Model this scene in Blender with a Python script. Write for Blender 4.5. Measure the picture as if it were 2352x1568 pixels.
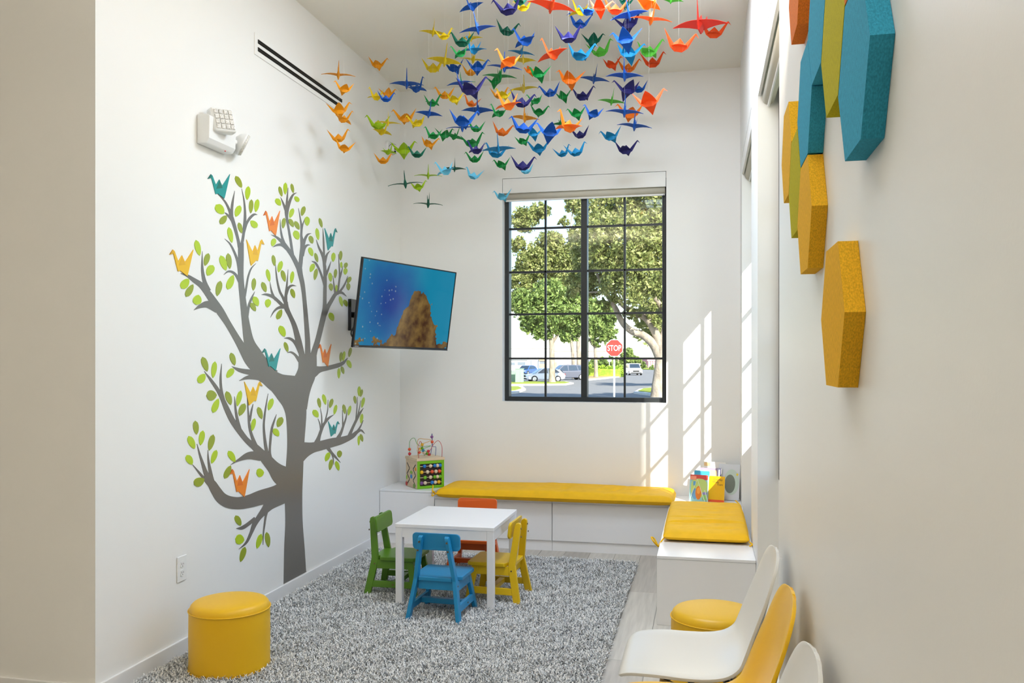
import bpy, bmesh, math, random
import numpy as np
from mathutils import Vector, Matrix

random.seed(7); rng = np.random.default_rng(11)
for o in list(bpy.data.objects): bpy.data.objects.remove(o)
S = bpy.context.scene
C = S.collection
PI = math.pi

# ------------------------------------------------------------------ camera
H, CX, F, VX, YH = 1.40, 1176.0, 1970.0, 1618.0, 824.75      # eye height and lens, in a 2352x1568 frame
A = math.atan((VX - CX) / F); SA, CA = math.sin(A), math.cos(A)
cam = bpy.data.cameras.new('camera'); camo = bpy.data.objects.new('camera', cam); C.objects.link(camo)
camo.location = (0, 0, H); camo.rotation_euler = (PI / 2, 0, A)
cam.sensor_width = 36; cam.sensor_fit = 'HORIZONTAL'; cam.lens = F / 2352 * 36
cam.shift_y = (YH - 784) / 2352; cam.clip_end = 1000; cam.clip_start = .02
S.camera = camo

# ------------------------------------------------------------------ sky, sun, added fill lights, exposure
SUN = Vector((-.65, 1, -.76)).normalized()
w = bpy.data.worlds.new('sky'); S.world = w; w.use_nodes = True
nt = w.node_tree; bg = nt.nodes['Background']
sky = nt.nodes.new('ShaderNodeTexSky'); sky.sky_type = 'NISHITA'; sky.sun_disc = False
sky.sun_elevation = math.radians(31); sky.sun_rotation = math.atan2(.65, -1); sky.altitude = 0
sky.air_density = 1.0; sky.dust_density = .4; sky.ozone_density = 2.5
nt.links.new(sky.outputs[0], bg.inputs[0]); bg.inputs[1].default_value = .3
sl = bpy.data.lights.new('sun', 'SUN'); sl.energy = 9; sl.angle = math.radians(.6); sl.color = (1, .94, .84)
so = bpy.data.objects.new('sun', sl); C.objects.link(so); so.rotation_euler = SUN.to_track_quat('-Z', 'Y').to_euler()

def area(name, loc, sx, sy, power, col, rot=(0, 0, 0)):
    l = bpy.data.lights.new(name, 'AREA'); l.shape = 'RECTANGLE'; l.size = sx; l.size_y = sy; l.energy = power; l.color = col
    o = bpy.data.objects.new(name, l); C.objects.link(o); o.location = loc; o.rotation_euler = rot; return o
WARM = (1, .89, .73); COOL = (.66, .84, 1)
UP = (PI, 0, 0)
area('fill_light_up', (-.20, 2.5, 2.66), .28, .8, 17, (1, .90, .76), (PI - .75, 0, 0))  # upward area lights: unseen fill added to lift the ceiling and walls
area('fill_light_up', (-.5, .6, 2.65), 1.0, .3, 21, (1, .95, .86), UP)
area('fill_light_up', (-1.8, -1.6, 2.75), 1.6, .3, 42, WARM, UP)
area('fill_light_up', (-4.4, -.6, 2.75), 1.6, .3, 36, WARM, UP)
area('fill_light_down', (-.50, 4.4, 3.56), .8, .8, 45, (.76, .87, 1))  # downward area lights: cool fill added to brighten table, benches and back wall
area('fill_light_down', (-.35, 1.6, 3.56), .9, .9, 9, COOL)
S.view_settings.view_transform = 'Standard'; S.view_settings.look = 'None'
S.view_settings.exposure = .3; S.view_settings.gamma = 1; S.view_settings.use_curve_mapping = False

# ------------------------------------------------------------------ helpers
XL, YB, XR, YN, HC = -2.423, 6.624, .26, 3.04, 3.58          # room planes
def on(x, y, plane, val):
    """point of the place seen at a photo pixel, on a known plane"""
    u = (x - CX) / F; d = (u * CA - SA, u * SA + CA, -(y - YH) / F); i = 'XYZ'.index(plane)
    t = (val - (0, 0, H)[i]) / d[i]
    return Vector((d[0] * t, d[1] * t, H + d[2] * t))
def at(x, y, zc):
    u = (x - CX) / F
    return Vector(((u * CA - SA) * zc, (u * SA + CA) * zc, H - (y - YH) / F * zc))
def lin(c):
    return tuple(((v / 255) / 12.92 if v / 255 <= .04045 else ((v / 255 + .055) / 1.055) ** 2.4) for v in c)
MATS = {}
def mat(name, col, rough=.5, spec=.5, noise=None, bump=None, metal=0, trans=0, coat=0):
    """noise=(scale, amount[, stretch]) colour mottling ; bump=(scale, strength)"""
    if name in MATS: return MATS[name]
    m = bpy.data.materials.new(name); m.use_nodes = True; n = m.node_tree; b = n.nodes['Principled BSDF']
    c = lin(col); b.inputs['Base Color'].default_value = (*c, 1); b.inputs['Roughness'].default_value = rough
    b.inputs['Specular IOR Level'].default_value = spec; b.inputs['Metallic'].default_value = metal
    if coat: b.inputs['Coat Weight'].default_value = coat; b.inputs['Coat Roughness'].default_value = .15
    tc = n.nodes.new('ShaderNodeTexCoord')
    if noise:
        mp = n.nodes.new('ShaderNodeMapping'); n.links.new(tc.outputs['Object'], mp.inputs[0])
        if len(noise) > 2: mp.inputs['Scale'].default_value = noise[2]
        t = n.nodes.new('ShaderNodeTexNoise'); t.inputs['Scale'].default_value = noise[0]; t.inputs['Detail'].default_value = 5
        n.links.new(mp.outputs[0], t.inputs['Vector'])
        r = n.nodes.new('ShaderNodeValToRGB'); a = noise[1]
        r.color_ramp.elements[0].position = .3; r.color_ramp.elements[1].position = .7
        r.color_ramp.elements[0].color = (*[max(0, v * (1 - a)) for v in c], 1)
        r.color_ramp.elements[1].color = (*[min(1, v * (1 + a)) for v in c], 1)
        n.links.new(t.outputs['Fac'], r.inputs[0]); n.links.new(r.outputs[0], b.inputs['Base Color'])
        src = r.outputs[0]
    else: src = None
    if bump:
        t2 = n.nodes.new('ShaderNodeTexNoise'); t2.inputs['Scale'].default_value = bump[0]; t2.inputs['Detail'].default_value = 3
        n.links.new(tc.outputs['Object'], t2.inputs['Vector'])
        bn = n.nodes.new('ShaderNodeBump'); bn.inputs['Strength'].default_value = bump[1]; bn.inputs['Distance'].default_value = bump[2] if len(bump) > 2 else .002
        n.links.new(t2.outputs['Fac'], bn.inputs['Height']); n.links.new(bn.outputs[0], b.inputs['Normal'])
    if trans:
        tr = n.nodes.new('ShaderNodeBsdfTranslucent'); mx = n.nodes.new('ShaderNodeMixShader'); mx.inputs[0].default_value = trans
        if src: n.links.new(src, tr.inputs[0])
        else: tr.inputs[0].default_value = (*c, 1)
        n.links.new(b.outputs[0], mx.inputs[1]); n.links.new(tr.outputs[0], mx.inputs[2])
        n.links.new(mx.outputs[0], n.nodes['Material Output'].inputs[0])
    MATS[name] = m; return m

def glass_mat():
    m = bpy.data.materials.new('window_glass'); m.use_nodes = True; n = m.node_tree; n.nodes.remove(n.nodes['Principled BSDF'])
    t = n.nodes.new('ShaderNodeBsdfTransparent'); t.inputs[0].default_value = (.96, .98, .98, 1)
    g = n.nodes.new('ShaderNodeBsdfGlossy'); g.inputs['Roughness'].default_value = .02
    x = n.nodes.new('ShaderNodeMixShader'); x.inputs[0].default_value = .04
    n.links.new(t.outputs[0], x.inputs[1]); n.links.new(g.outputs[0], x.inputs[2]); n.links.new(x.outputs[0], n.nodes['Material Output'].inputs[0])
    return m
GLASS = glass_mat()

def tag(o, label=None, cat=None, group=None, kind=None):
    if label: o['label'] = label
    if cat: o['category'] = cat
    if group: o['group'] = group
    if kind: o['kind'] = kind
    return o
def empty(name, loc=(0, 0, 0), rz=0, label=None, cat=None, group=None, kind=None):
    o = bpy.data.objects.new(name, None); C.objects.link(o); o.location = loc; o.rotation_euler = (0, 0, rz); o.empty_display_size = .1
    return tag(o, label, cat, group, kind)
def mk(name, bm, m, parent=None, smooth=False, bevel=0, seg=2, label=None):
    me = bpy.data.meshes.new(name); bmesh.ops.recalc_face_normals(bm, faces=bm.faces); bm.to_mesh(me); bm.free()
    if smooth:
        for p in me.polygons: p.use_smooth = True
    me.materials.append(m)
    o = bpy.data.objects.new(name, me); C.objects.link(o)
    if parent: o.parent = parent
    if bevel:
        b = o.modifiers.new('bevel', 'BEVEL'); b.width = bevel; b.segments = seg; b.limit_method = 'ANGLE'; b.angle_limit = math.radians(40)
        if smooth is None or smooth is False: pass
    if label: o['label'] = label
    return o
def inst(name, me, parent, loc=(0, 0, 0), rot=(0, 0, 0), scale=(1, 1, 1)):
    o = bpy.data.objects.new(name, me); C.objects.link(o); o.parent = parent; o.location = loc; o.rotation_euler = rot; o.scale = scale; return o
def B(): return bmesh.new()
def box(bm, x0, x1, y0, y1, z0, z1, M=None):
    v = [bm.verts.new((x, y, z)) for x in (x0, x1) for y in (y0, y1) for z in (z0, z1)]
    if M is not None:
        for q in v: q.co = M @ q.co
    for f in ((0, 1, 3, 2), (4, 6, 7, 5), (0, 4, 5, 1), (2, 3, 7, 6), (0, 2, 6, 4), (1, 5, 7, 3)): bm.faces.new([v[i] for i in f])
    return bm
def bx(*a): return box(B(), *a)
def prism(bm, pts, fn, t0, t1):
    """polygon pts (a,b) extruded from t0 to t1 ; fn(a,b,t)->xyz"""
    p = [bm.verts.new(fn(a, b, t0)) for a, b in pts]; q = [bm.verts.new(fn(a, b, t1)) for a, b in pts]; n = len(pts)
    bm.faces.new(p); bm.faces.new(q[::-1])
    for i in range(n): bm.faces.new((p[i], p[(i + 1) % n], q[(i + 1) % n], q[i]))
    return bm
def tube(bm, pts, r, n=8, cap=True):
    pts = [Vector(p) for p in pts]; rings = []; R = r if isinstance(r, (list, tuple)) else [r] * len(pts)
    up = Vector((0, 0, 1))
    for i, p in enumerate(pts):
        d = (pts[min(i + 1, len(pts) - 1)] - pts[max(i - 1, 0)]).normalized()
        a = d.cross(up if abs(d.z) < .95 else Vector((1, 0, 0))).normalized(); b = d.cross(a)
        rings.append([bm.verts.new(p + (a * math.cos(2 * PI * k / n) + b * math.sin(2 * PI * k / n)) * R[i]) for k in range(n)])
    for i in range(len(rings) - 1):
        for k in range(n): bm.faces.new((rings[i][k], rings[i][(k + 1) % n], rings[i + 1][(k + 1) % n], rings[i + 1][k]))
    if cap: bm.faces.new(rings[0][::-1]); bm.faces.new(rings[-1])
    return bm
def lathe(bm, prof, n=48, M=None):
    rings = []
    for r, z in prof:
        rings.append([bm.verts.new((r * math.cos(2 * PI * k / n), r * math.sin(2 * PI * k / n), z)) for k in range(n)])
    for i in range(len(rings) - 1):
        for k in range(n): bm.faces.new((rings[i][k], rings[i][(k + 1) % n], rings[i + 1][(k + 1) % n], rings[i + 1][k]))
    bm.faces.new(rings[0][::-1]); bm.faces.new(rings[-1])
    if M is not None: bmesh.ops.transform(bm, matrix=M, verts=[v for r_ in rings for v in r_])
    return bm
def smooth_path(pts, k=6):
    P = [np.array(p, float) for p in pts]; out = []
    P = [2 * P[0] - P[1]] + P + [2 * P[-1] - P[-2]]
    for i in range(1, len(P) - 2):
        for j in range(k):
            t = j / k; a, b, c, d = P[i - 1], P[i], P[i + 1], P[i + 2]
            out.append(.5 * ((2 * b) + (c - a) * t + (2 * a - 5 * b + 4 * c - d) * t * t + (3 * b - a - 3 * c + d) * t ** 3))
    out.append(P[-2]); return out
def hull(pts):
    bm = B()
    for p in pts: bm.verts.new(p)
    bmesh.ops.convex_hull(bm, input=bm.verts); return bm
def np_mesh(name, co, quads, m, parent=None, smooth=False):
    me = bpy.data.meshes.new(name); nv, nf = len(co), len(quads)
    me.vertices.add(nv); me.vertices.foreach_set('co', np.asarray(co, np.float32).ravel())
    me.loops.add(nf * 4); me.loops.foreach_set('vertex_index', np.asarray(quads, np.int32).ravel())
    me.polygons.add(nf); me.polygons.foreach_set('loop_start', np.arange(0, nf * 4, 4, dtype=np.int32))
    me.update(calc_edges=True); me.validate(); me.materials.append(m)
    o = bpy.data.objects.new(name, me); C.objects.link(o)
    if parent: o.parent = parent
    return o

# ------------------------------------------------------------------ materials of the room
WALL = mat('wall_paint', (241, 240, 237), .42, .35, bump=(180, .12, .001))
CEIL = mat('ceiling_paint', (242, 238, 228), .8, .2, bump=(120, .1, .001))
BASE = mat('baseboard_paint', (236, 236, 236), .35, .5)
WHITE = mat('white_laminate', (240, 240, 242), .25, .5)
WPLAST = mat('white_plastic', (236, 236, 234), .3, .5)
BLACKF = mat('black_frame', (38, 42, 44), .4, .5)
DARK = mat('dark_slot', (30, 29, 27), .6, .3)

# ------------------------------------------------------------------ room shell
def wall_holes(name, u0, u1, z0, z1, holes, fn, t0, t1, m):
    """wall in (u,z) with rectangular openings"""
    us = sorted({u0, u1, *[h[0] for h in holes], *[h[1] for h in holes]}); zs = sorted({z0, z1, *[h[2] for h in holes], *[h[3] for h in holes]})
    bm = B()
    for i in range(len(us) - 1):
        for j in range(len(zs) - 1):
            a, b, c, d = us[i], us[i + 1], zs[j], zs[j + 1]; mu, mz = (a + b) / 2, (c + d) / 2
            if any(h[0] < mu < h[1] and h[2] < mz < h[3] for h in holes): continue
            prism(bm, [(a, c), (b, c), (b, d), (a, d)], fn, t0, t1)
    bmesh.ops.remove_doubles(bm, verts=bm.verts, dist=1e-5)
    # drop the inner faces shared by two cells
    seen = {}
    for f in bm.faces:
        k = tuple(sorted(v.index for v in f.verts)); seen.setdefault(k, []).append(f)
    bm.verts.index_update(); seen = {}
    for f in bm.faces: seen.setdefault(tuple(sorted(v.index for v in f.verts)), []).append(f)
    bmesh.ops.delete(bm, geom=[f for v in seen.values() if len(v) > 1 for f in v], context='FACES_ONLY')
    o = mk(name, bm, m); tag(o, kind='structure'); return o
fX = lambda a, b, t: (t, a, b)     # u=Y, extruded along X
fY = lambda a, b, t: (a, t, b)
W1, W2 = (5.05, 6.30), (3.19, 4.46)            # the two tall openings of the right wall (along Y)
WB = (-1.565, -.283)                           # opening of the back wall (along X)
VT, VB = 2.832, 2.715                          # valance top and bottom
wall_holes('wall_back', XL - .2, XR + .3, -1, 4.0, [(WB[0], WB[1], 1.066, VT)], fY, YB, YB + .3, WALL)
wall_holes('wall_right', -5.5, YB, -1, 4.0, [(W1[0], W1[1], .10, VT), (W2[0], W2[1], .10, VT)], fX, XR, XR + .3, WALL)
tag(mk('wall_left', bx(XL - .2, XL, YN, YB, -1, 4.0), WALL), kind='structure')
tag(mk('wall_front', bx(-6.5, XL - .2, YN, YN + .2, -1, 4.0), WALL), kind='structure')
tag(mk('wall_rear', bx(-6.5, XR, -5.7, -5.5, -1, 4.0), WALL), kind='structure')
tag(mk('wall_side', bx(-6.7, -6.5, -5.7, YN + .2, -1, 4.0), WALL), kind='structure')
tag(mk('ceiling', bx(-6.5, XR, -5.5, YB, HC, HC + .12), CEIL), kind='structure')
FLOOR0 = mat('subfloor', (150, 145, 138), .6, .3, noise=(3, .08))
fl = tag(mk('floor', bx(-6.5, XR, -5.5, YB, -.2, -.003), FLOOR0), kind='structure')
# wood planks laid along the room
PL = [mat('plank_%s' % s, c, .38, .4, noise=(9, .13, (5, .35, 1)), bump=(60, .08, .001)) for s, c in
      (('pale', (190, 184, 175)), ('grey', (176, 170, 161)), ('light', (201, 196, 187)))]
pm = {}
for m in PL:
    me = mk('plank', bx(-.0885, .0885, -.6, .6, -.012, 0), m, bevel=.0015, seg=1); pm[m.name] = me.data; bpy.data.objects.remove(me)
for i in range(15):
    x = XL + .09 + i * .18
    off = (i * .437) % 1.2
    for j in range(-1, 5):
        y0 = max(1.6, 1.6 + j * 1.2 + off); y1 = min(YB, 1.6 + (j + 1) * 1.2 + off - .002)
        if y1 - y0 < .05: continue
        hw = min(.09, (XR - (x - .09)) / 2)
        if hw < .02: continue
        inst('plank', pm[random.choice(PL).name], fl, (x - .09 + hw, (y0 + y1) / 2, 0), scale=(hw / .09, (y1 - y0) / 1.2, 1))
BBZ = .0725
tag(mk('baseboard_left', bx(XL, XL + .012, YN, 6.18, 0, BBZ), BASE, bevel=.003), kind='structure')
tag(mk('baseboard_front', bx(-6.5, XL + .012, YN - .012, YN, 0, BBZ), BASE, bevel=.003), kind='structure')
tag(mk('baseboard_right', bx(XR - .012, XR, -1.5, W2[0] - .01, 0, BBZ), BASE, bevel=.003), kind='structure')
tag(mk('baseboard_corner', bx(XR - .012, XR, W2[1] + .0, 4.578, 0, BBZ), BASE, bevel=.003), kind='structure')
# outside: unseen ledge and tower added to shape the sun through the right windows
EXT = mat('stucco', (222, 214, 200), .85, .2, bump=(90, .3, .002))
tag(mk('trim_1', bx(XR + .3, XR + .63, 2.6, 7.0, 2.78, 2.95), EXT), kind='structure')  # ledge sized to cut off the top of the sun patches
tag(mk('wall_sun_block', bx(6.0, 6.6, -6.6, -4.15, -1, 10.5), EXT), kind='structure')  # added blocker, keeps direct sun off the nearer side window

# ------------------------------------------------------------------ windows (local: x along wall, y outward, z up)
def window(name, loc, rz, w, z0, z1, rows, recess, low):
    root = empty(name, loc, rz, kind='structure')
    fw = .035
    def part(n, *a, m=BLACKF, bv=.003): return mk(n, bx(*a), m, root, bevel=bv)
    d0, d1 = recess, recess + .09
    part('frame_side', 0, fw, d0, d1, z0, z1); part('frame_side', w - fw, w, d0, d1, z0, z1)
    part('frame_bottom', fw, w - fw, d0, d1, z0, z0 + fw); part('frame_top', fw, w - fw, d0, d1, z1 - fw, z1)
    part('mullion', w / 2 - .024, w / 2 + .024, d0 - .004, d1, z0 + fw, z1 - fw)
    cols = [(fw, w / 2 - .024), (w / 2 + .024, w - fw)]
    zs = [z0 + fw] + rows + [z1 - fw]
    for a, b in cols:
        mid = (a + b) / 2
        part('muntin', mid - .008, mid + .008, d0 + .03, d0 + .055, z0 + fw, z1 - fw, bv=.002)
        for z in rows: part('muntin', a, b, d0 + .03, d0 + .055, z - .008, z + .008, bv=.002)
        for c, d in ((a, mid - .008), (mid + .008, b)):
            for i in range(len(zs) - 1):
                mk('pane', bx(c, d, d0 + .041, d0 + .044, zs[i] + (.008 if i else 0), zs[i + 1] - (.008 if i < len(zs) - 2 else 0)), GLASS, root)
    if low: part('apron_panel', 0, w, recess, .28, .101, z0, m=WALL, bv=0)
    return root
RB = [1.406, 1.761, 2.099, 2.448]
RR = [1.13, 1.485, 1.84, 2.195]
window('window_1', (WB[0], YB, 0), 0, WB[1] - WB[0], 1.067, 2.80, RB, .085, False)
window('window_2', (XR, W1[1], 0), -PI / 2, W1[1] - W1[0], .80, 2.75, RR, .10, True)
window('window_3', (XR, W2[1], 0), -PI / 2, W2[1] - W2[0], .80, 2.75, RR, .10, True)

BLIND = mat('blind_fabric', (236, 230, 216), .7, .2, bump=(300, .1, .001), trans=.3)
def blind(loc, rz, w, label, chain=True):
    r = empty('roller_blind', loc, rz, label, 'blind', 'roller blinds above the windows')
    mk('valance', bx(.004, w - .004, .001, .014, VB, VT - .004), WALL, r)
    mk('roll', tube(B(), [(.012, .052, 2.70), (w - .012, .052, 2.70)], .032, 20), BLIND, r, smooth=True)
    mk('hem_bar', bx(.014, w - .014, .046, .056, 2.655, 2.672), WPLAST, r, bevel=.003)
    if chain:
        bm = B(); pts = [(w - .022, .03, z) for z in np.linspace(2.66, 1.36, 60)]
        tube(bm, pts, [.0035 if i % 2 else .002 for i in range(60)], 6); tube(bm, [(w - .010, .03, 2.66), (w - .010, .03, 1.36), (w - .022, .03, 1.35)], .002, 6)
        mk('chain', bm, mat('bead_chain', (60, 60, 62), .3, .5, metal=.6), r)
    return r
blind((WB[0], YB, 0), 0, WB[1] - WB[0], 'white roller blind rolled up above the back window with the trees outside')
blind((XR, W1[1], 0), -PI / 2, W1[1] - W1[0], 'rolled-up blind in the tall window recess beside the picture books', False)
blind((XR, W2[1], 0), -PI / 2, W2[1] - W2[0], 'rolled-up blind in the window recess next to the hexagon panels', False)

# ------------------------------------------------------------------ built-in benches
BH = .365; YF = 6.175
def unit(loc_label, x0, x1, y0, y1, h, front):
    r = empty('storage_bench', ((x0 + x1) / 2, (y0 + y1) / 2, 0), 0, loc_label, 'bench', 'white built-in benches')
    cx, cy = (x0 + x1) / 2, (y0 + y1) / 2; X0, X1, Y0, Y1 = x0 - cx, x1 - cx, y0 - cy, y1 - cy
    if front == 'y':
        mk('body', bx(X0, X1, Y0 + .018, Y1, .08, h - .016), WHITE, r)
        mk('front_panel', bx(X0 + .0015, X1 - .0015, Y0, Y0 + .0178, .076, h - .017), WHITE, r, bevel=.0015)
        mk('plinth', bx(X0, X1, Y0 + .012, Y1, 0, .0795), WHITE, r)
    else:
        mk('body', bx(X0 + .018, X1, Y0 + .018, Y1, .08, h - .016), WHITE, r)
        mk('front_panel', bx(X0, X0 + .0178, Y0 + .0185, Y1, .076, h - .017), WHITE, r, bevel=.0015)
        mk('end_panel', bx(X0, X1, Y0, Y0 + .0178, 0, h - .017), WHITE, r, bevel=.0015)
        mk('plinth', bx(X0 + .012, X1, Y0 + .018, Y1, 0, .0795), WHITE, r)
    mk('top', bx(X0, X1, Y0 - .002, Y1, h - .0158, h), WHITE, r, bevel=.002)
    return r
xs1 = on(998, 1200, 'Y', YF).x; xs2 = on(1268, 1200, 'Y', YF).x
unit('white corner bench unit under the wooden bead-maze toy', XL + .001, xs1 - .001, YF, YB - .001, .408, 'y')
unit('white bench unit behind the small play table', xs1 + .001, xs2 - .001, YF, YB - .001, BH, 'y')
unit('white bench unit below the window, holding the picture books at its end', xs2 + .001, XR - .001, YF, YB - .001, BH, 'y')
unit('white bench unit along the window wall beside the round yellow pouf', -.245, XR - .001, 4.581, YF - .001, BH, 'x')

# ------------------------------------------------------------------ cushions
YELF = mat('yellow_canvas', (246, 190, 14), .62, .3, noise=(14, .05), bump=(500, .25, .0008))
def cushion(label, x0, x1, y0, y1, z, th, axis, folds):
    L, W = x1 - x0, y1 - y0; cx, cy = (x0 + x1) / 2, (y0 + y1) / 2
    root = empty('seat_cushion', (cx, cy, z), 0, label, 'cushion', 'yellow bench cushions')
    nu, nv = 120, 44
    if axis == 'y': nu, nv = 70, 90
    us, vs = np.linspace(-1, 1, nu), np.linspace(-1, 1, nv)
    co = []; 
    for s in (1, -1):
        for u in us:
            for v in vs:
                e = (1 - abs(u) ** (24 if L > W * 1.5 else 14)) ** .5 * (1 - abs(v) ** 12) ** .5
                k = 1 - .012 * (abs(v) ** 4); k2 = 1 - .01 * abs(u) ** 6
                x, y = u * L / 2 * k, v * W / 2 * k2
                if s > 0:
                    hz = th * (.42 + .58 * e) if e > 0 else th * .42
                    wr = 0
                    t = (u * L / 2 if axis == 'x' else v * W / 2); q = (v if axis == 'x' else u)
                    for (p, wd, am, c0, cw, sl) in folds:
                        wr += 1.7 * am * math.exp(-((t - p - sl * q) / wd) ** 2) * math.exp(-((q - c0) / cw) ** 2)
                    wr += .0012 * math.sin(31 * t + 3 * q + 2 * math.sin(9 * q)) * (1 - abs(q)) + .004 * math.sin(5.3 * t + 1.2)
                    # gathered edges
                    wr += .0016 * math.sin(105 * t + 4 * math.sin(13 * t)) * (abs(q) > .82) * min(1, (abs(q) - .82) * 8)
                    z_ = hz + wr * e
                else: z_ = th * .42 * (1 - e) if e < 1 else 0
                co.append((x, y, max(z_, .001)))
    quads = []
    for s in (0, 1):
        o = s * nu * nv
        for i in range(nu - 1):
            for j in range(nv - 1):
                a = o + i * nv + j; f = (a, a + nv, a + nv + 1, a + 1); quads.append(f if s == 0 else f[::-1])
    o = np_mesh('cover', co, quads, YELF, root)
    for p in o.data.polygons: p.use_smooth = True
    # piping around the seam
    pts = []
    for i in range(81):
        t = 2 * PI * i / 80; c, s_ = math.cos(t), math.sin(t); n = 7
        pts.append((math.copysign(abs(c) ** (2 / n), c) * L / 2 * .993, math.copysign(abs(s_) ** (2 / n), s_) * W / 2 * .992, th * .42))
    mk('piping', tube(B(), pts, .004, 6, False), YELF, root, smooth=True)
    return root
def tie(root, pts, loop):
    bm = B(); tube(bm, [p for p in smooth_path(pts, 6)], .0045, 6)
    if loop: tube(bm, [p for p in smooth_path(loop, 6)], .0045, 6)
    mk('tie', bm, YELF, root, smooth=True)
cu1 = cushion('long yellow bench cushion below the back window', -1.965, -.205, 6.10, 6.60, BH, .078, 'x',
        [(.1, .03, -.007, -.2, .5, .06), (.35, .03, .006, .1, .6, .07), (.45, .02, -.008, 0, .7, .08), (.62, .03, -.006, -.3, .6, .05), (-.5, .05, -.004, 0, .6, .04), (.75, .02, .006, .2, .5, .06), (-.1, .04, .004, 0, .8, .05)])
tie(cu1, [(-.88, -.235, .035), (-.90, -.22, .05), (-.915, -.16, .075), (-.93, -.12, .08)], [(-.875, -.24, .03), (-.89, -.26, .02), (-.885, -.25, .055), (-.87, -.235, .03)])
cu2 = cushion('short yellow seat cushion on the bench along the window wall', -.232, .248, 4.925, 6.065, BH, .07, 'y',
        [(-.27, .014, -.016, -.1, .75, .03), (-.235, .02, .006, 0, .7, .03), (-.34, .02, -.004, -.6, .4, .02), (-.12, .012, -.006, -.3, .6, .02), (-.05, .012, -.004, .3, .6, .02), (.1, .015, -.004, 0, .7, .03), (.2, .015, -.004, .3, .5, .02), (-.45, .02, -.004, .4, .4, .05)])
tie(cu2, [(-.232, -.55, .02), (-.25, -.575, 0), (-.262, -.60, -.02)], [(-.262, -.60, -.02), (-.285, -.62, .01), (-.30, -.60, .03), (-.285, -.585, .02), (-.262, -.60, -.02)])
tie(cu2, [(.235, .555, .03), (.225, .60, .04), (.20, .625, .06)], None)
tie(cu2, [(.235, -.56, .02), (.25, -.585, .012), (.235, -.60, .006)], None)

# ------------------------------------------------------------------ rug
RUGM = bpy.data.materials.new('rug_yarn'); RUGM.use_nodes = True
n_ = RUGM.node_tree; b_ = n_.nodes['Principled BSDF']; b_.inputs['Roughness'].default_value = .9; b_.inputs['Specular IOR Level'].default_value = .1
tc = n_.nodes.new('ShaderNodeTexCoord'); t1 = n_.nodes.new('ShaderNodeTexNoise'); t1.inputs['Scale'].default_value = 130; t1.inputs['Detail'].default_value = 2
r1 = n_.nodes.new('ShaderNodeValToRGB'); r1.color_ramp.elements[0].position = .34; r1.color_ramp.elements[1].position = .62
r1.color_ramp.elements[0].color = (*lin((160, 161, 164)), 1); r1.color_ramp.elements[1].color = (*lin((250, 250, 248)), 1)
n_.links.new(tc.outputs['Object'], t1.inputs['Vector']); n_.links.new(t1.outputs['Fac'], r1.inputs[0]); n_.links.new(r1.outputs[0], b_.inputs['Base Color'])
RX0, RX1, RY0, RY1 = -2.365, -.445, 3.17, 5.87
rug = empty('shag_rug', ((RX0 + RX1) / 2, (RY0 + RY1) / 2, 0), 0, 'grey and white shaggy rug under the small play table', 'rug')
mk('backing', bx(-(RX1 - RX0) / 2 + .02, (RX1 - RX0) / 2 - .02, -(RY1 - RY0) / 2 + .02, (RY1 - RY0) / 2 - .02, .001, .012), mat('rug_backing', (120, 120, 122), .95, .1), rug)
N = 170000
px = rng.uniform(-(RX1 - RX0) / 2, (RX1 - RX0) / 2, N); py = rng.uniform(-(RY1 - RY0) / 2, (RY1 - RY0) / 2, N)
edge = .006 * np.sin(px * 40) ; py = py + edge * (np.abs(py) > 1.3)
ang = rng.uniform(-PI, PI, N) + .5 * np.sin(px * 30) * np.sin(py * 26); ln = rng.uniform(.020, .036, N) * (1 + .18 * np.sin(px * 23 + np.sin(py * 19)) * np.sin(py * 17))
lean = rng.uniform(.3, 1.0, N) * ln; ht = np.sqrt(np.maximum(ln ** 2 - lean ** 2 * .7, 1e-6))
dx, dy = np.cos(ang), np.sin(ang); wx, wy = -dy * .0026, dx * .0026
co = np.zeros((N, 6, 3))
co[:, 0] = np.c_[px - wx, py - wy, np.full(N, .006)]; co[:, 1] = np.c_[px + wx, py + wy, np.full(N, .006)]
mx, my, mz = px + dx * lean * .3, py + dy * lean * .3, .006 + ht * .65
co[:, 2] = np.c_[mx - wx, my - wy, mz]; co[:, 3] = np.c_[mx + wx, my + wy, mz]
ex, ey, ez = px + dx * lean, py + dy * lean, .006 + ht
co[:, 4] = np.c_[ex - wx * .6, ey - wy * .6, ez]; co[:, 5] = np.c_[ex + wx * .6, ey + wy * .6, ez]
ix = np.arange(N)[:, None] * 6
q = np.concatenate([ix + np.array([[0, 1, 3, 2]]), ix + np.array([[2, 3, 5, 4]])])
pile = np_mesh('pile', co.reshape(-1, 3), q, RUGM, rug); pile['kind'] = 'stuff'
RZ = .014

# ------------------------------------------------------------------ play table
tb = empty('play_table', (-1.412, 4.858, RZ), 0, 'small white square play table in the middle of the rug', 'table')
hx, hy = .287, .297; TZ = .463
mk('tabletop', bx(-hx, hx, -hy, hy, TZ - .022, TZ), WHITE, tb, bevel=.003)
for sx in (-1, 1):
    for sy in (-1, 1):
        x, y = sx * (hx - .022), sy * (hy - .022)
        mk('leg', bx(x - .0195, x + .0195, y - .0195, y + .0195, 0, TZ - .022), WHITE, tb, bevel=.003)
for s in (-1, 1):
    mk('apron', bx(-hx + .042, hx - .042, s * (hy - .012) - .008, s * (hy - .012) + .008, TZ - .075, TZ - .022), WHITE, tb)
    mk('apron', bx(s * (hx - .012) - .008, s * (hx - .012) + .008, -hy + .042, hy - .042, TZ - .075, TZ - .022), WHITE, tb)

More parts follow.
